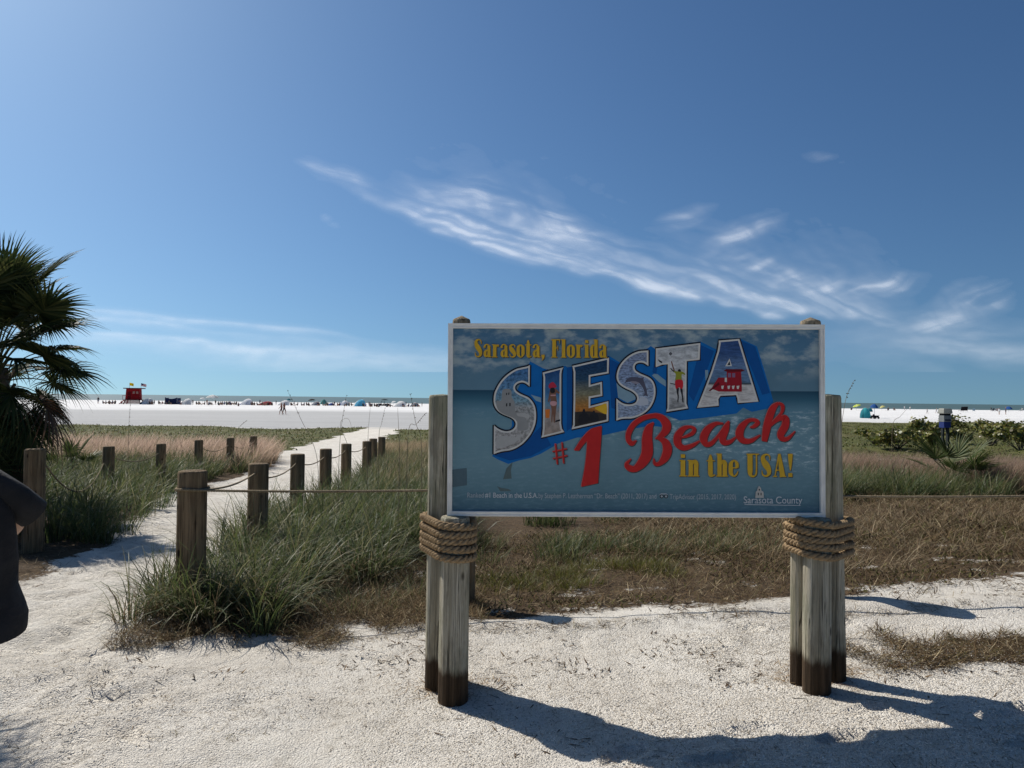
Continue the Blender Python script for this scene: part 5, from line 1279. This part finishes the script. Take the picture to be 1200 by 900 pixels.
def outfit(top, bottom, skin=(.38, .22, .15), sit=False, hair=(.05, .035, .025)):
    """clothes by height on the body: legs, shorts, top, skin, hair"""
    nme = 'outfit_%s_%s_%d' % (nm(top), nm(bottom), sit)
    if nme in MATS: return MATS[nme]
    t = NT(nme, .8, .2); xyz = t.sep(t.coord()); z = xyz[2]; d = .80 if sit else 0
    c = t.ramp(t.rng(z, -.1, 1.8, 0, 1, False), [(0, skin), ((.52 - d + .1) / 1.9 if not sit else .02, bottom), ((1.0 - d + .1) / 1.9, top), ((1.44 - d + .1) / 1.9, skin), ((1.66 - d + .1) / 1.9, hair)], 'CONSTANT')
    if sit: c = t.mix(t.rng(xyz[1], .2, .22), c, skin)
    else: c = t.mix(t.math('MULTIPLY', t.rng(t.math('ABSOLUTE', xyz[0]), .225, .235), t.rng(z, .75, .8)), c, skin)
    t.color(c); return t.m
def person(label, px, py, hpx, pose='stand', top=BLKC, bottom=NAVY, rz=None):
    g = G(px, py); k = mpp(g); full = .92 if pose == 'sit' else 1.76
    o = bpy.data.objects.new('person', FIG[pose]); C.objects.link(o)
    if not FIG[pose].materials: FIG[pose].materials.append(None)
    o.material_slots[0].link = 'OBJECT'; o.material_slots[0].material = outfit(top, bottom, sit=pose == 'sit')
    s = hpx * k / full; s = max(.75, min(1.25, s)); o.scale = (s,) * 3
    o.location = g; o.rotation_euler = (0, 0, random.uniform(0, 6.28) if rz is None else rz)
    return tag(o, label, 'person', 'people on the beach')
random.seed(5)
# lifeguard tower ----------------------------------------------------
def tower():
    g = G(156.5, 473.6); k = mpp(g); red, dred = cloth((.36, .018, .025)), cloth((.17, .012, .018))
    root = thing('lifeguard_tower', 'red wooden lifeguard tower with flat roof and two flags on the white beach', 'lifeguard tower', g, R(14))
    w = 15 * k; H_ = 16.5 * k; dk = .25 * H_
    for sx_ in (-1, 1):
        for sy_ in (-1, 1):
            mb = MB(); mb.tube([(sx_ * w * .56, sy_ * w * .5, -.2), (sx_ * w * .46, sy_ * w * .42, dk)], .12, 8); mb.build('stilt', dred, root)
    for i in range(7):
        mb = MB(); z = .12 + i * (dk - .15) / 7; sp = .55 - .09 * z / dk
        mb.box(-w * sp, w * sp, -w * (sp - .05) - .03, -w * (sp - .05), z, z + .10); mb.build('skirt_board', red, root)
    solid('deck', lambda b: b.box(-w * .58, w * .55, -w * .55, w * .45, dk, dk + .14), dred, root)
    cab = MB()
    cab.loft([[(-w * .46, -w * .40, dk + .14), (w * .46, -w * .40, dk + .14), (w * .46, w * .40, dk + .14), (-w * .46, w * .40, dk + .14)], [(-w * .41, -w * .36, H_ - .12), (w * .43, -w * .36, H_ - .12), (w * .43, w * .36, H_ - .12), (-w * .41, w * .36, H_ - .12)]], smooth=False)
    cabin = cab.build('cabin', red, root)
    for x in (.02, .24): 
        f = solid('window', lambda b: b.box(w * x, w * (x + .13), -w * .42, -w * .36, H_ * .58 + dk * .3, H_ * .80), cloth((.55, .36, .30)), cabin)
    solid('door', lambda b: b.box(-w * .30, -w * .12, -w * .425, -w * .36, dk + .16, H_ * .76), dred, cabin)
    solid('roof', lambda b: b.box(-w * .55, w * .66, -w * .62, w * .50, H_ - .12, H_ + .10), dred, root)
    for i in range(5):
        x = -w * .58 + i * w * 1.13 / 4; mb = MB(); mb.box(x - .04, x + .04, -w * .56, -w * .54, dk + .14, dk + 1.15); mb.build('rail_post', red, root)
    solid('hand_rail', lambda b: b.box(-w * .6, w * .57, -w * .57, -w * .535, dk + 1.15, dk + 1.25), red, root)
    mb = MB(); mb.add([(-w * .85, -w * .5, 0), (-w * .85, -w * .2, 0), (-w * .55, -w * .2, dk), (-w * .55, -w * .5, dk), (-w * .85, -w * .5, -.1), (-w * .85, -w * .2, -.1), (-w * .55, -w * .2, dk - .1), (-w * .55, -w * .5, dk - .1)], [(0, 1, 2, 3), (7, 6, 5, 4), (0, 3, 7, 4), (1, 5, 6, 2)]); mb.build('ramp', red, root)
    def flag(x, parts, top):
        mb = MB(); mb.tube([(x, 0, H_), (x, 0, top)], .03, 6); p = mb.build('flag_pole', POLE, root)
        for nme, c, u0, u1, v0, v1, o_ in parts:
            V, Fs = [], []
            for s_ in (0, .012):
                for i in range(7):
                    u = u0 + (u1 - u0) * i / 6
                    for v in (v0, v1): V.append((x + u * 1.25, o_ + s_ + .16 * math.sin(u * 5), top - .75 + v * .72 - .28 * u))
            for i in range(6): a = 2 * i; Fs += [(a, a + 2, a + 3, a + 1), (14 + a, 15 + a, 17 + a, 16 + a)]
            link(nme, pymesh(nme, V, Fs, True), cloth(c), p)
    flag(-w * .28, [('flag', (.80, .66, .04), 0, .8, 0, 1, 0)], H_ + 1.5)
    flag(w * .46, [('stripe', (.45, .03, .05) if i % 2 == 0 else (.75, .75, .75), 0 if i < 6 else .42, 1.05, i / 13, (i + 1) / 13, 0) for i in range(13)] + [('canton', (.02, .03, .14), 0, .42, 6 / 13, 1, -.004)], H_ + 1.4)
tower()
# tents, cabana, umbrellas ------------------------------------------------
tent('white and navy half-dome tent just right of the lifeguard tower', 171, 473.9, 12, 6.2, WHT, NAVY, .25)
tent('white tent with dark side to the right of the navy shelter', 217.5, 474.2, 11, 6.5, WHT, NAVY, .2)
tent('white tent with blue base in the middle of the left crowd', 288, 474.6, 12, 7, WHT, BLU, .1, .75)
tent('low red shelter left of the two walkers', 310, 475, 14, 4.6, REDC, (.16, .03, .04), .1)
tent('white tent right behind the two walkers', 332, 475, 11.5, 5.6, WHT, NAVY, .2, .8)
tent('grey tent under the black umbrella', 369, 475.2, 8, 4.6, GRY, (.16, .17, .22), 0)
tent('low blue sun shade right of the teal dome', 387, 475.2, 7, 3, BLU, NAVY, 0)
tent('white and blue tent between the teal dome and the striped tent', 402.5, 475.3, 10, 5.6, WHT, BLU, .15)
tent('large blue and white peaked tent near the dark vehicle', 420, 476.2, 13, 8, (.10, .42, .62), WHT, -.2, .55)
tent('white cabin-like tent right of the dark vehicle', 468.5, 476.6, 13, 6.5, WHT, NAVY, .3, .82)
tent('grey low tent nearest the left sign piling', 484.5, 476.6, 8, 5, GRY, NAVY, 0)
tent('turquoise sun shelter on the right beach by the wagon', 1014, 490, 10.5, 11, (.06, .42, .45), TEAL, .1)
tent('teal half tent behind the turquoise shelter', 1019, 482.6, 6, 4, TEAL, (.02, .12, .2), .1)
def cabana():
    g = G(202.5, 473.8); k = mpp(g); w, h = 14 * k, 7.6 * k; root = thing('beach_cabana', 'navy square windbreak shelter between two white tents', 'shelter', g, R(-8))
    V = []; n = 10
    for side in (0, .04):
        for i in range(n + 1):
            x = -w / 2 + w * i / n; s = .22 * h * math.sin(math.pi * i / n) ** .7
            V += [(x, -w * .25 + side, 0), (x, -w * .25 + side, h - s)]
    Fs = []
    for i in range(n): a = 2 * i; b = 2 * (n + 1) + a; Fs += [(a, a + 2, a + 3, a + 1), (b, b + 1, b + 3, b + 2)]
    link('front_cloth', pymesh('front_cloth', V, Fs), cloth(NAVY), root)
    for sx_ in (-1, 1):
        solid('side_cloth', lambda b: b.box(sx_ * w / 2 - .02, sx_ * w / 2 + .02, -w * .25, w * .25, 0, h * .9), cloth((.03, .06, .14)), root)
        for sy_ in (-1, 1):
            mb = MB(); mb.tube([(sx_ * w / 2, sy_ * w * .25, -.2), (sx_ * w / 2, sy_ * w * .25, h + .05)], .035, 6); mb.build('pole', POLE, root)
cabana()
umbrella('small white umbrella left of the big white one', 237.5, 466.6, 474, 6, WHT, .12, 1.5)
umbrella('large white umbrella standing above the left crowd', 249, 463.4, 474, 14, WHT, 0, 3.2, (.66, .66, .64))
umbrella('flat black umbrella over grey tents', 365, 467.8, 475, 8.5, BLKC, -.1, 1.6)
umbrella('pale teal dome umbrella in the middle of the left beach', 379.3, 468, 475.4, 8.8, LTEAL, 0, 5.2, (.14, .38, .36))
umbrella('teal umbrella above the white tent behind the walkers', 338.5, 467.5, 474.5, 5, TEAL, .1, 1.5)
umbrella('dark umbrella above the dark vehicle', 450.5, 467.6, 475, 8.5, (.04, .07, .08), 0, 1.3)
umbrella('white small awning umbrella left of the cabin-like tent', 461, 470, 476, 5.5, WHT, -.2, 1.4)
umbrella('tilted yellow green umbrella nearest the sign on the right', 1003.5, 474.6, 481, 8.5, LIME, -.32, 1.6, (.75, .78, .30))
umbrella('blue umbrella above the wagon on the right beach', 1024.7, 475, 490, 8.5, BLU, .1, 3.6, (.06, .2, .5))
umbrella('small pale yellow tilted umbrella right of the blue one', 1033.5, 476, 481.3, 5.5, (.70, .66, .30), -.35, 1.5)
umbrella('blue umbrella near the right edge beside a dark figure', 1182, 477.2, 482.6, 7, BLU, 0, 2.6, (.05, .18, .5))
# dark utility vehicle
def vehicle():
    g = G(448.5, 476.9); k = mpp(g); w = 15 * k; root = thing('utility_vehicle', 'dark open beach utility vehicle parked among the tents', 'vehicle', g, R(8))
    body = cloth((.035, .022, .02)); tyre = cloth((.012, .012, .013))
    mb = MB(); P = [(-.50, .14), (-.50, .34), (-.30, .40), (-.10, .42), (-.06, .30), (.12, .30), (.16, .40), (.50, .40), (.50, .14)]
    mb.loft([[(x * w, y * w * .42, z * w * .62) for x, z in P] for y in (-.5, -.44, .44, .5)], smooth=False); mb.build('body', body, root)
    for x in (-.31, .33):
        for s in (-1, 1):
            mb = MB(); mb.tube([(x * w, s * w * .16, .13 * w), (x * w, s * w * .23, .13 * w)], .125 * w, 16); t_ = mb.build('tyre', tyre, root)
            mb = MB(); mb.tube([(x * w, s * w * .2305, .13 * w), (x * w, s * w * .238, .13 * w)], .065 * w, 12); mb.build('rim', POLE, t_)
    for x in (-.12, .14):
        for s in (-1, 1):
            mb = MB(); mb.tube([(x * w, s * w * .18, .2 * w), (x * w * .9, s * w * .16, .42 * w)], .03, 6); mb.build('cage_bar', body, root)
    solid('roof', lambda b: b.box(-w * .15, w * .17, -w * .19, w * .19, .42 * w, .435 * w), body, root)
    for s in (-1, 1): solid('seat', lambda b: (b.box(-w * .02, w * .08, s * w * .09 - w * .06, s * w * .09 + w * .06, .16 * w, .22 * w), b.box(w * .07, w * .10, s * w * .09 - w * .06, s * w * .09 + w * .06, .2 * w, .34 * w)), tyre, root)
    mb = MB(); mb.tube([(-.16 * w, -.08 * w, .30 * w), (-.10 * w, -.08 * w, .33 * w)], .05, 8); mb.build('steering_wheel', tyre, root)
    for s in (-1, 1): solid('headlight', lambda b: b.box(-w * .506, -w * .498, s * w * .14 - .08, s * w * .14 + .08, .15 * w, .18 * w), cloth(WHT), root)
vehicle()
def wagon():
    g = G(1025.5, 491); k = mpp(g); s = 9 * k; root = thing('beach_wagon', 'dark folding wagon loaded with bags under the blue umbrella on the right', 'wagon', g, R(15))
    solid('tub', lambda b: b.box(-s * .45, s * .35, -s * .22, s * .22, s * .14, s * .40), cloth(BLKC), root)
    for x in (-.34, .26):
        for t_ in (-1, 1):
            mb = MB(); mb.tube([(x * s, t_ * s * .22, s * .13), (x * s, t_ * s * .30, s * .13)], s * .125, 12); mb.build('wheel', cloth((.05, .05, .05)), root)
    mb = MB(); mb.tube([(s * .35, 0, s * .25), (s * .62, 0, s * .48)], .03, 6); mb.build('handle', POLE, root)
    mb = MB(); mb.tube([(-s * .2, 0, s * .38), (-s * .2, 0, s * .55)], [s * .13, s * .10], 10); mb.build('bag', cloth((.12, .10, .16)), root)
wagon()
def chair(label, px, py, s_px, c, rz=0.0):
    g = G(px, py); k = mpp(g); s = s_px * k; root = thing('beach_chair', label, 'chair', g, rz, 'chairs on the right beach')
    solid('seat', lambda b: b.box(-s * .32, s * .32, -s * .3, s * .3, s * .28, s * .33), cloth(c), root)
    solid('backrest', lambda b: b.box(-s * .32, s * .32, -.02, .03, 0, s * .72, Matrix.Translation((0, -s * .28, s * .30)) @ Matrix.Rotation(R(18), 4, 'X')), cloth(c), root)
    for x in (-1, 1):
        for y in (-1, 1):
            mb = MB(); mb.tube([(x * s * .32, y * s * .28, 0), (x * s * .32, y * s * .25, s * .34)], .025, 6); mb.build('leg', POLE, root)
        solid('armrest', lambda b: b.box(x * s * .36 - .04, x * s * .36 + .04, -s * .3, s * .25, s * .52, s * .55), cloth(c), root)
chair('left of two tall dark beach chairs beyond the shrubs', 1126.3, 483, 5.6, BLKC, R(8)); chair('right of two tall dark beach chairs beyond the shrubs', 1130.7, 483, 5.6, BLKC, R(-6))
chair('pale beach chair at the far right edge', 1196, 482.4, 3.6, (.6, .6, .58), R(20)); chair('grey blue low chair right of the two dark chairs', 1141, 482.4, 3.2, (.30, .42, .50), R(-20))
chair('low dark beach chair left of the white-clad walker', 1163, 482.4, 3.4, (.10, .10, .12), R(10)); chair('pale low chair beside the low dark one', 1167.5, 482.4, 3.2, (.45, .40, .40), R(-15))
# people: (label, px, base py, height px, pose, top, bottom)
for a in (
    ('dark-clad person standing at the edge of the palm fronds', 115, 473.2, 7.5, 'stand', BLKC, NAVY),
    ('person in grey sitting on the sand right of the palm, left of a pair', 120.5, 473.4, 4, 'sit', (.2, .22, .25), NAVY),
    ('person in grey sitting on the sand right of the palm, right of a pair', 124, 473.4, 4, 'sit', (.25, .27, .28), BLKC),
    ('small figure just left of the lifeguard tower', 142, 473.4, 3.6, 'sit', BLKC, NAVY),
    ('person left of the navy shelter, nearer the tower', 190, 473.6, 3.6, 'sit', (.3, .1, .08), NAVY),
    ('person right at the left edge of the navy shelter', 193.4, 473.8, 4, 'sit', (.08, .1, .14), NAVY),
    ('dark-clad person right of the second white tent', 226, 474, 5.5, 'stand', BLKC, BLKC),
    ('dark seated figure between the second white tent and small white umbrella', 221, 474.2, 4, 'sit', NAVY, BLKC),
    ('person in brown under the left side of the large white umbrella', 242.5, 474.6, 6.2, 'stand', (.22, .09, .06), (.18, .05, .04)),
    ('person in dark green under the right side of the large white umbrella', 252.5, 474.6, 6, 'stand', (.02, .05, .045), BLKC),
    ('seated person in black right of the large white umbrella', 258.5, 474.6, 4, 'sit', BLKC, NAVY),
    ('seated person in blue in the middle of the left crowd', 263, 474.4, 4, 'sit', (.05, .09, .2), NAVY),
    ('seated person in brown in the middle of the left crowd', 267.5, 474.5, 4, 'sit', (.16, .08, .06), BLKC),
    ('seated person in green in the middle of the left crowd', 272, 474.6, 3.6, 'sit', (.03, .08, .06), BLKC),
    ('person crouching in front of the crowd, left of the blue-based tent', 279.5, 476.2, 4.4, 'sit', (.04, .05, .09), BLKC),
    ('person in black between the blue-based tent and the red shelter', 298, 475, 4, 'sit', BLKC, BLKC),
    ('standing dark person left of the red shelter', 304.5, 474.6, 6, 'stand', NAVY, BLKC),
    ('standing dark person between the red shelter and the walkers', 323.5, 474.8, 5.6, 'stand', BLKC, NAVY),
    ('left of two bare-backed walkers crossing the beach in dark shorts', 329.6, 486, 14.2, 'walk', (.36, .17, .12), (.06, .012, .02)),
    ('right of two bare-backed walkers crossing the beach in dark shorts', 332.9, 486, 14.2, 'walk', (.40, .20, .14), (.05, .015, .03)),
    ('dark person beside the leaning stalk right of the walkers', 345, 475.4, 4.5, 'stand', BLKC, BLKC),
    ('seated person left of the black umbrella', 356.5, 475.4, 4, 'sit', (.2, .2, .24), NAVY),
    ('seated person under the pale teal dome umbrella', 378, 475.6, 3.8, 'sit', (.03, .10, .10), BLKC),
    ('person in black right of the blue sun shade', 392, 475.4, 5, 'stand', BLKC, NAVY),
    ('seated person between the blue sun shade and white tent', 395.5, 475.6, 4, 'sit', (.16, .06, .05), BLKC),
    ('person in black just right of the large blue and white tent', 432.5, 476.4, 6, 'stand', BLKC, NAVY),
    ('person in blue between the large blue tent and the vehicle', 428, 476.4, 4.6, 'sit', (.25, .3, .5), NAVY),
    ('seated person just left of the dark vehicle', 438.5, 476.6, 4.6, 'sit', BLKC, BLKC),
    ('standing dark person right of the cabin-like tent', 475.8, 476.6, 6, 'stand', BLKC, NAVY),
    ('standing dark person next to the left sign piling', 494.5, 476.6, 5.4, 'stand', BLKC, BLKC),
    ('dark figure at the water under the yellow green umbrella', 998, 480.6, 3.4, 'sit', BLKC, BLKC),
    ('person in white at the waterline, left of two', 1060, 480.8, 4.6, 'stand', WHT, (.5, .5, .5)),
    ('person in white at the waterline, right of two', 1066.5, 480.8, 4.2, 'stand', WHT, GRY),
    ('dark small figure at the waterline left of the two in white', 1041, 481, 3.6, 'sit', BLKC, NAVY),
    ('dark small figure between the yellow umbrella and the waterline people', 1047.5, 481, 3.2, 'sit', (.1, .06, .08), BLKC),
    ('person walking over the sand left of the white and blue box', 1086.5, 485, 5.6, 'walk', (.3, .3, .32), (.2, .2, .22)),
    ('grey-clad person immediately left of the white and blue box', 1097.5, 484.6, 6, 'walk', (.4, .38, .36), GRY),
    ('white-clad person walking on the sand near the right edge', 1171, 486, 7, 'walk', WHT, (.55, .5, .45)),
    ('dark-clad person standing left of the blue umbrella at the right', 1178.6, 486, 8, 'stand', NAVY, BLKC),
    ('tiny dark figure by the low dark beach chair', 1161.5, 481.6, 4, 'stand', BLKC, BLKC),
): person(*a)
USED = set(); LM = [(115, 'palm fronds'), (171, 'navy-sided tent by the tower'), (202, 'navy windbreak shelter'), (249, 'large white umbrella'), (288, 'blue-based white tent'), (310, 'low red shelter'), (331, 'two walkers'), (365, 'flat black umbrella'), (379, 'pale teal dome umbrella'), (402, 'white and blue tent'), (420, 'large blue peaked tent'), (448, 'dark utility vehicle'), (468, 'cabin-like white tent'), (484, 'grey low tent')]
for px, py in ((128, 473.5), (132, 473.4), (178, 473.8), (181, 473.7), (186, 473.8), (230, 474.2), (247, 474.6), (256, 474.8), (260.5, 474.7), (265.5, 474.7), (270, 474.6), (274.5, 474.5), (294, 474.8), (301, 475), (319, 475), (341, 475.3), (349, 475.3), (353, 475.4), (373.5, 475.5), (384, 475.5), (409, 475.8), (411.5, 475.8), (436, 476.6), (457, 476.8), (479, 476.8), (489.5, 476.8), (135, 473.5), (175, 473.8), (198, 474), (210, 474.1), (233, 474.3), (240, 474.5), (245, 474.7), (269, 474.5), (277, 474.6), (295.5, 474.9), (307, 475.1), (314, 475.1), (359, 475.4), (361.5, 475.5), (372, 475.5), (382, 475.6), (390, 475.6), (398, 475.6), (406.5, 475.8), (425.5, 476.4), (434, 476.6), (441, 476.8), (454, 476.9), (472, 476.9), (487, 476.9)):
    lx, ln_ = min(LM, key=lambda q: abs(q[0] - px)); lab = 'small dark seated beachgoer %s the %s' % ('left of' if px < lx else 'right of', ln_); k_ = 1
    while lab in USED: k_ += 1; lab = '%s small dark seated beachgoer %s the %s' % (['', '', 'second', 'third', 'fourth', 'fifth', 'sixth', 'seventh', 'eighth', 'ninth'][k_], 'left of' if px < lx else 'right of', ln_)
    USED.add(lab); person(lab, px, py + .2, random.uniform(4, 5.4), 'sit', random.choice([BLKC, NAVY, (.05, .03, .03), (.02, .05, .05)]), BLKC)
# box stand among the shrubs
def box_stand():
    g = PY(1107.5, 500, 27); g.z = H1(g.x, g.y); k = 27 / F_PX
    root = thing('box_stand', 'white and blue lidded box on a stand among the sea grape shrubs', 'box', g, R(6))
    zt = 1.7 - (479 - 473.6) * k - g.z; z = lambda py: zt - (py - 479) * k
    w = 10 * k / 2
    wt_, bl, gy = cloth((.52, .52, .47)), cloth((.05, .08, .28)), cloth((.36, .38, .38))
    mb = MB(); mb.loft([[(-a, -a, zz), (a, -a, zz), (a, a, zz), (-a, a, zz)] for a, zz in ((w * 1.05, z(485)), (w * 1.1, z(484)), (w * 1.0, z(480)), (w * .85, z(479)))], smooth=False); mb.build('lid', wt_, root)
    solid('slot', lambda b: b.box(-w * .85, w * .85, -w * .85, w * .85, z(487.2), z(485)), cloth(BLKC), root)
    solid('body', lambda b: b.box(-w * .95, w * .95, -w * .95, w * .95, z(494.5), z(487.2)), gy, root)
    solid('label_panel', lambda b: b.box(-w * .7, w * .75, -w * .99, -w * .95, z(493.6), z(491.5)), cloth((.10, .11, .14)), root)
    solid('base', lambda b: b.box(-w * .9, w * .8, -w * .9, w * .9, z(501.5), z(494.5)), bl, root)
    for x in (-1, 1): solid('leg', lambda b: b.box(x * w * .6 - .03, x * w * .6 + .03, -.05, .05, -.2, z(501.5)), cloth((.06, .07, .07)), root)
box_stand()

# ================================================================== PERSON AT THE LEFT EDGE
def left_person():
    cx, cy = -2.15, 2.9; z0 = H1(cx, cy)
    root = thing('person', 'person in a loose black t-shirt at the left edge, seen from behind', 'person', (cx, cy, z0), R(36))
    SK = plain('skin', (.42, .25, .17), .55, .4, .08, 14); BLK = plain('black_shirt', (.016, .016, .018), .8, .25, .3, 7, 1.0)
    J = [(0, 0, .95, (.14, .11)), (0, 0, 1.15, (.13, .10)), (0, .0, 1.34, (.15, .10)), (0, .01, 1.47, .06), (0, .03, 1.55, .072), (0, .035, 1.62, .098), (0, .04, 1.70, .088), (0, .03, 1.74, .05)]
    E = [(0, 1), (1, 2), (2, 3), (3, 4), (4, 5), (5, 6), (6, 7)]
    def chain(a, pts):
        for p in pts: J.append(p); E.append((a, len(J) - 1)); a = len(J) - 1
        return a
    hands = []
    for s in (-1, 1):
        chain(0, [(s * .085, 0, .86, .09), (s * .085, .01, .50, .06), (s * .085, -.015, .28, .055), (s * .085, -.01, .09, .04), (s * .09, .10, .045, .036), (s * .095, .17, .03, .026)])
        a = chain(2, [(s * .18, 0, 1.38, .058), (s * .25, .07, 1.27, .05), (s * .235, .18, 1.19, .042), (s * .18, .30, 1.20, .035), (s * .10, .38, 1.25, .027)])
        w = Vector(J[a][:3]); p = chain(a, [(s * .085, .40, 1.275, (.026, .016)), (s * .070, .415, 1.315, (.036, .014))]); hands.append((s, p))
        for f in range(4):                             # fingers closing on the phone
            b = Vector((s * .055, .44, 1.43)); o_ = Vector((s * (-.028 + .0), .0, .0))
            chain(p, [(s * (.095 - .017 * f), .430, 1.340, .0085), (s * (.085 - .017 * f), .446, 1.358 - .002 * f, .0082), (s * (.070 - .015 * f), .448, 1.372 - .004 * f, .0075)])
        chain(a + 1, [(s * .055, .40, 1.295, .011), (s * .040, .405, 1.318, .009), (s * .030, .41, 1.335, .008)])
    body = skin_mesh('body', J, E, 0, 2); link('body', body, SK, root)
    # loose shirt, hem blown to the right
    def ring(z, hx, hy, ox=0, oy=0, n=40, wav=0.0): return [((hx * math.cos(a)) * (1 + .012 * math.sin(9 * a + 14 * z) + .010 * math.sin(31 * z + 4 * a)) + ox, hy * math.sin(a) * (1 + wav * math.sin(5 * a)) + oy, z + (.012 * math.sin(3 * a + 1) if wav else 0)) for a in [2 * math.pi * i / n for i in range(n)]]
    R0 = [(.815, .262, .17, .065, -.02, .08), (.87, .268, .165, .06, -.015, .07), (.93, .262, .16, .055, -.01, .05), (1.0, .245, .155, .042, 0, .03), (1.10, .240, .15, .045, 0, .02), (1.2, .238, .145, .045, 0, 0), (1.29, .232, .135, .035, 0, 0), (1.36, .215, .12, .015, 0, 0), (1.41, .175, .10, 0, 0, 0), (1.445, .125, .085, 0, .005, 0), (1.475, .075, .070, 0, .01, 0)]
    mb = MB(); R0 = [(z + (.02 if z < .9 else 0), hx * .9, hy, ox * .85, oy, w) for z, hx, hy, ox, oy, w in R0]; mb.loft([ring(z, hx, hy, ox, oy, wav=w) for z, hx, hy, ox, oy, w in R0] , cap=False); mb.loft([ring(z, hx - .004, hy - .004, ox, oy, wav=w) for z, hx, hy, ox, oy, w in R0[:3]], cap=False)
    shirt = mb.build('shirt', BLK, root)
    for s in (-1, 1):
        P = [Vector((s * .06, 0, 1.42)), Vector((s * .16, .005, 1.395)), Vector((s * .24, .025, 1.335)), Vector((s * .305, .05, 1.272))]
        mb = MB(); mb.tube(P, [.05, .07, .066, .064], 18, cap=True); mb.build('sleeve', BLK, shirt)
    solid('shorts', lambda b: [b.loft([ring(z, hx, hy, s * ox, 0, 18) for z, hx, hy, ox in ((.50, .105, .12, .088), (.70, .108, .125, .086), (.88, .10, .125, .075), (1.0, .10, .115, .06))], cap=False) for s in (-1, 1)], plain('shorts_cloth', (.05, .055, .07), .9), root)
    mb = MB(); rr = []
    for i in range(7):
        t = i / 6; z = 1.57 + .215 * t; r_ = .104 * math.sqrt(max(.02, 1 - (t * 1.02) ** 3.2))
        rr.append([(r_ * .92 * math.cos(a), .022 + r_ * 1.08 * math.sin(a) - (.014 if math.sin(a) < 0 else .016 * 0), z + (.055 * max(0, math.sin(a)) * (1 - t))) for a in [2 * math.pi * k / 20 for k in range(20)]])
    mb.loft(rr); mb.build('hair', plain('hair_brown', (.05, .033, .022), .6, .4, .3, 40, .4), root)
    for s in (-1, 1):
        mb = MB(); mb.tube([(s * .1, .03, 1.615), (s * .108, .022, 1.64), (s * .102, .018, 1.665)], [.012, .018, .012], 8); mb.build('ear', SK, root)
        mb = MB(); mb.loft([[(s * .09 + .048 * math.cos(a) * k1, .05 + .14 * math.sin(a) * k1, z) for a in [2 * math.pi * i / 16 for i in range(16)]] for k1, z in ((1, .0), (1.03, .03), (.85, .065), (.5, .09))]); mb.build('shoe', plain('shoe_grey', (.12, .12, .13), .8), root)
        mb = MB(); mb.tube([(s * .034, .128, 1.655), (s * .034, .136, 1.655)], [.013, .006], 8); mb.build('eye', plain('eye_dark', (.04, .03, .025), .2, .5), root)
    mb = MB(); mb.tube([(0, .125, 1.66), (0, .152, 1.625), (0, .13, 1.612)], [.008, .017, .012], 8); mb.build('nose', SK, root)
    solid('mouth', lambda b: b.box(-.024, .024, .122, .131, 1.580, 1.588), plain('lips', (.30, .11, .10), .5), root)
    ph = solid('phone', lambda b: b.box(-.075, .075, -.004, .004, -.037, .037), plain('phone_black', (.01, .01, .012), .25, .5))
    ph.location = Vector((cx, cy, z0)) + Matrix.Rotation(R(36), 3, 'Z') @ Vector((0, .436, 1.335)); ph.rotation_euler = (0, 0, R(36)); tag(ph, 'phone held up by the person in the black shirt, outside the frame', 'phone')
left_person()
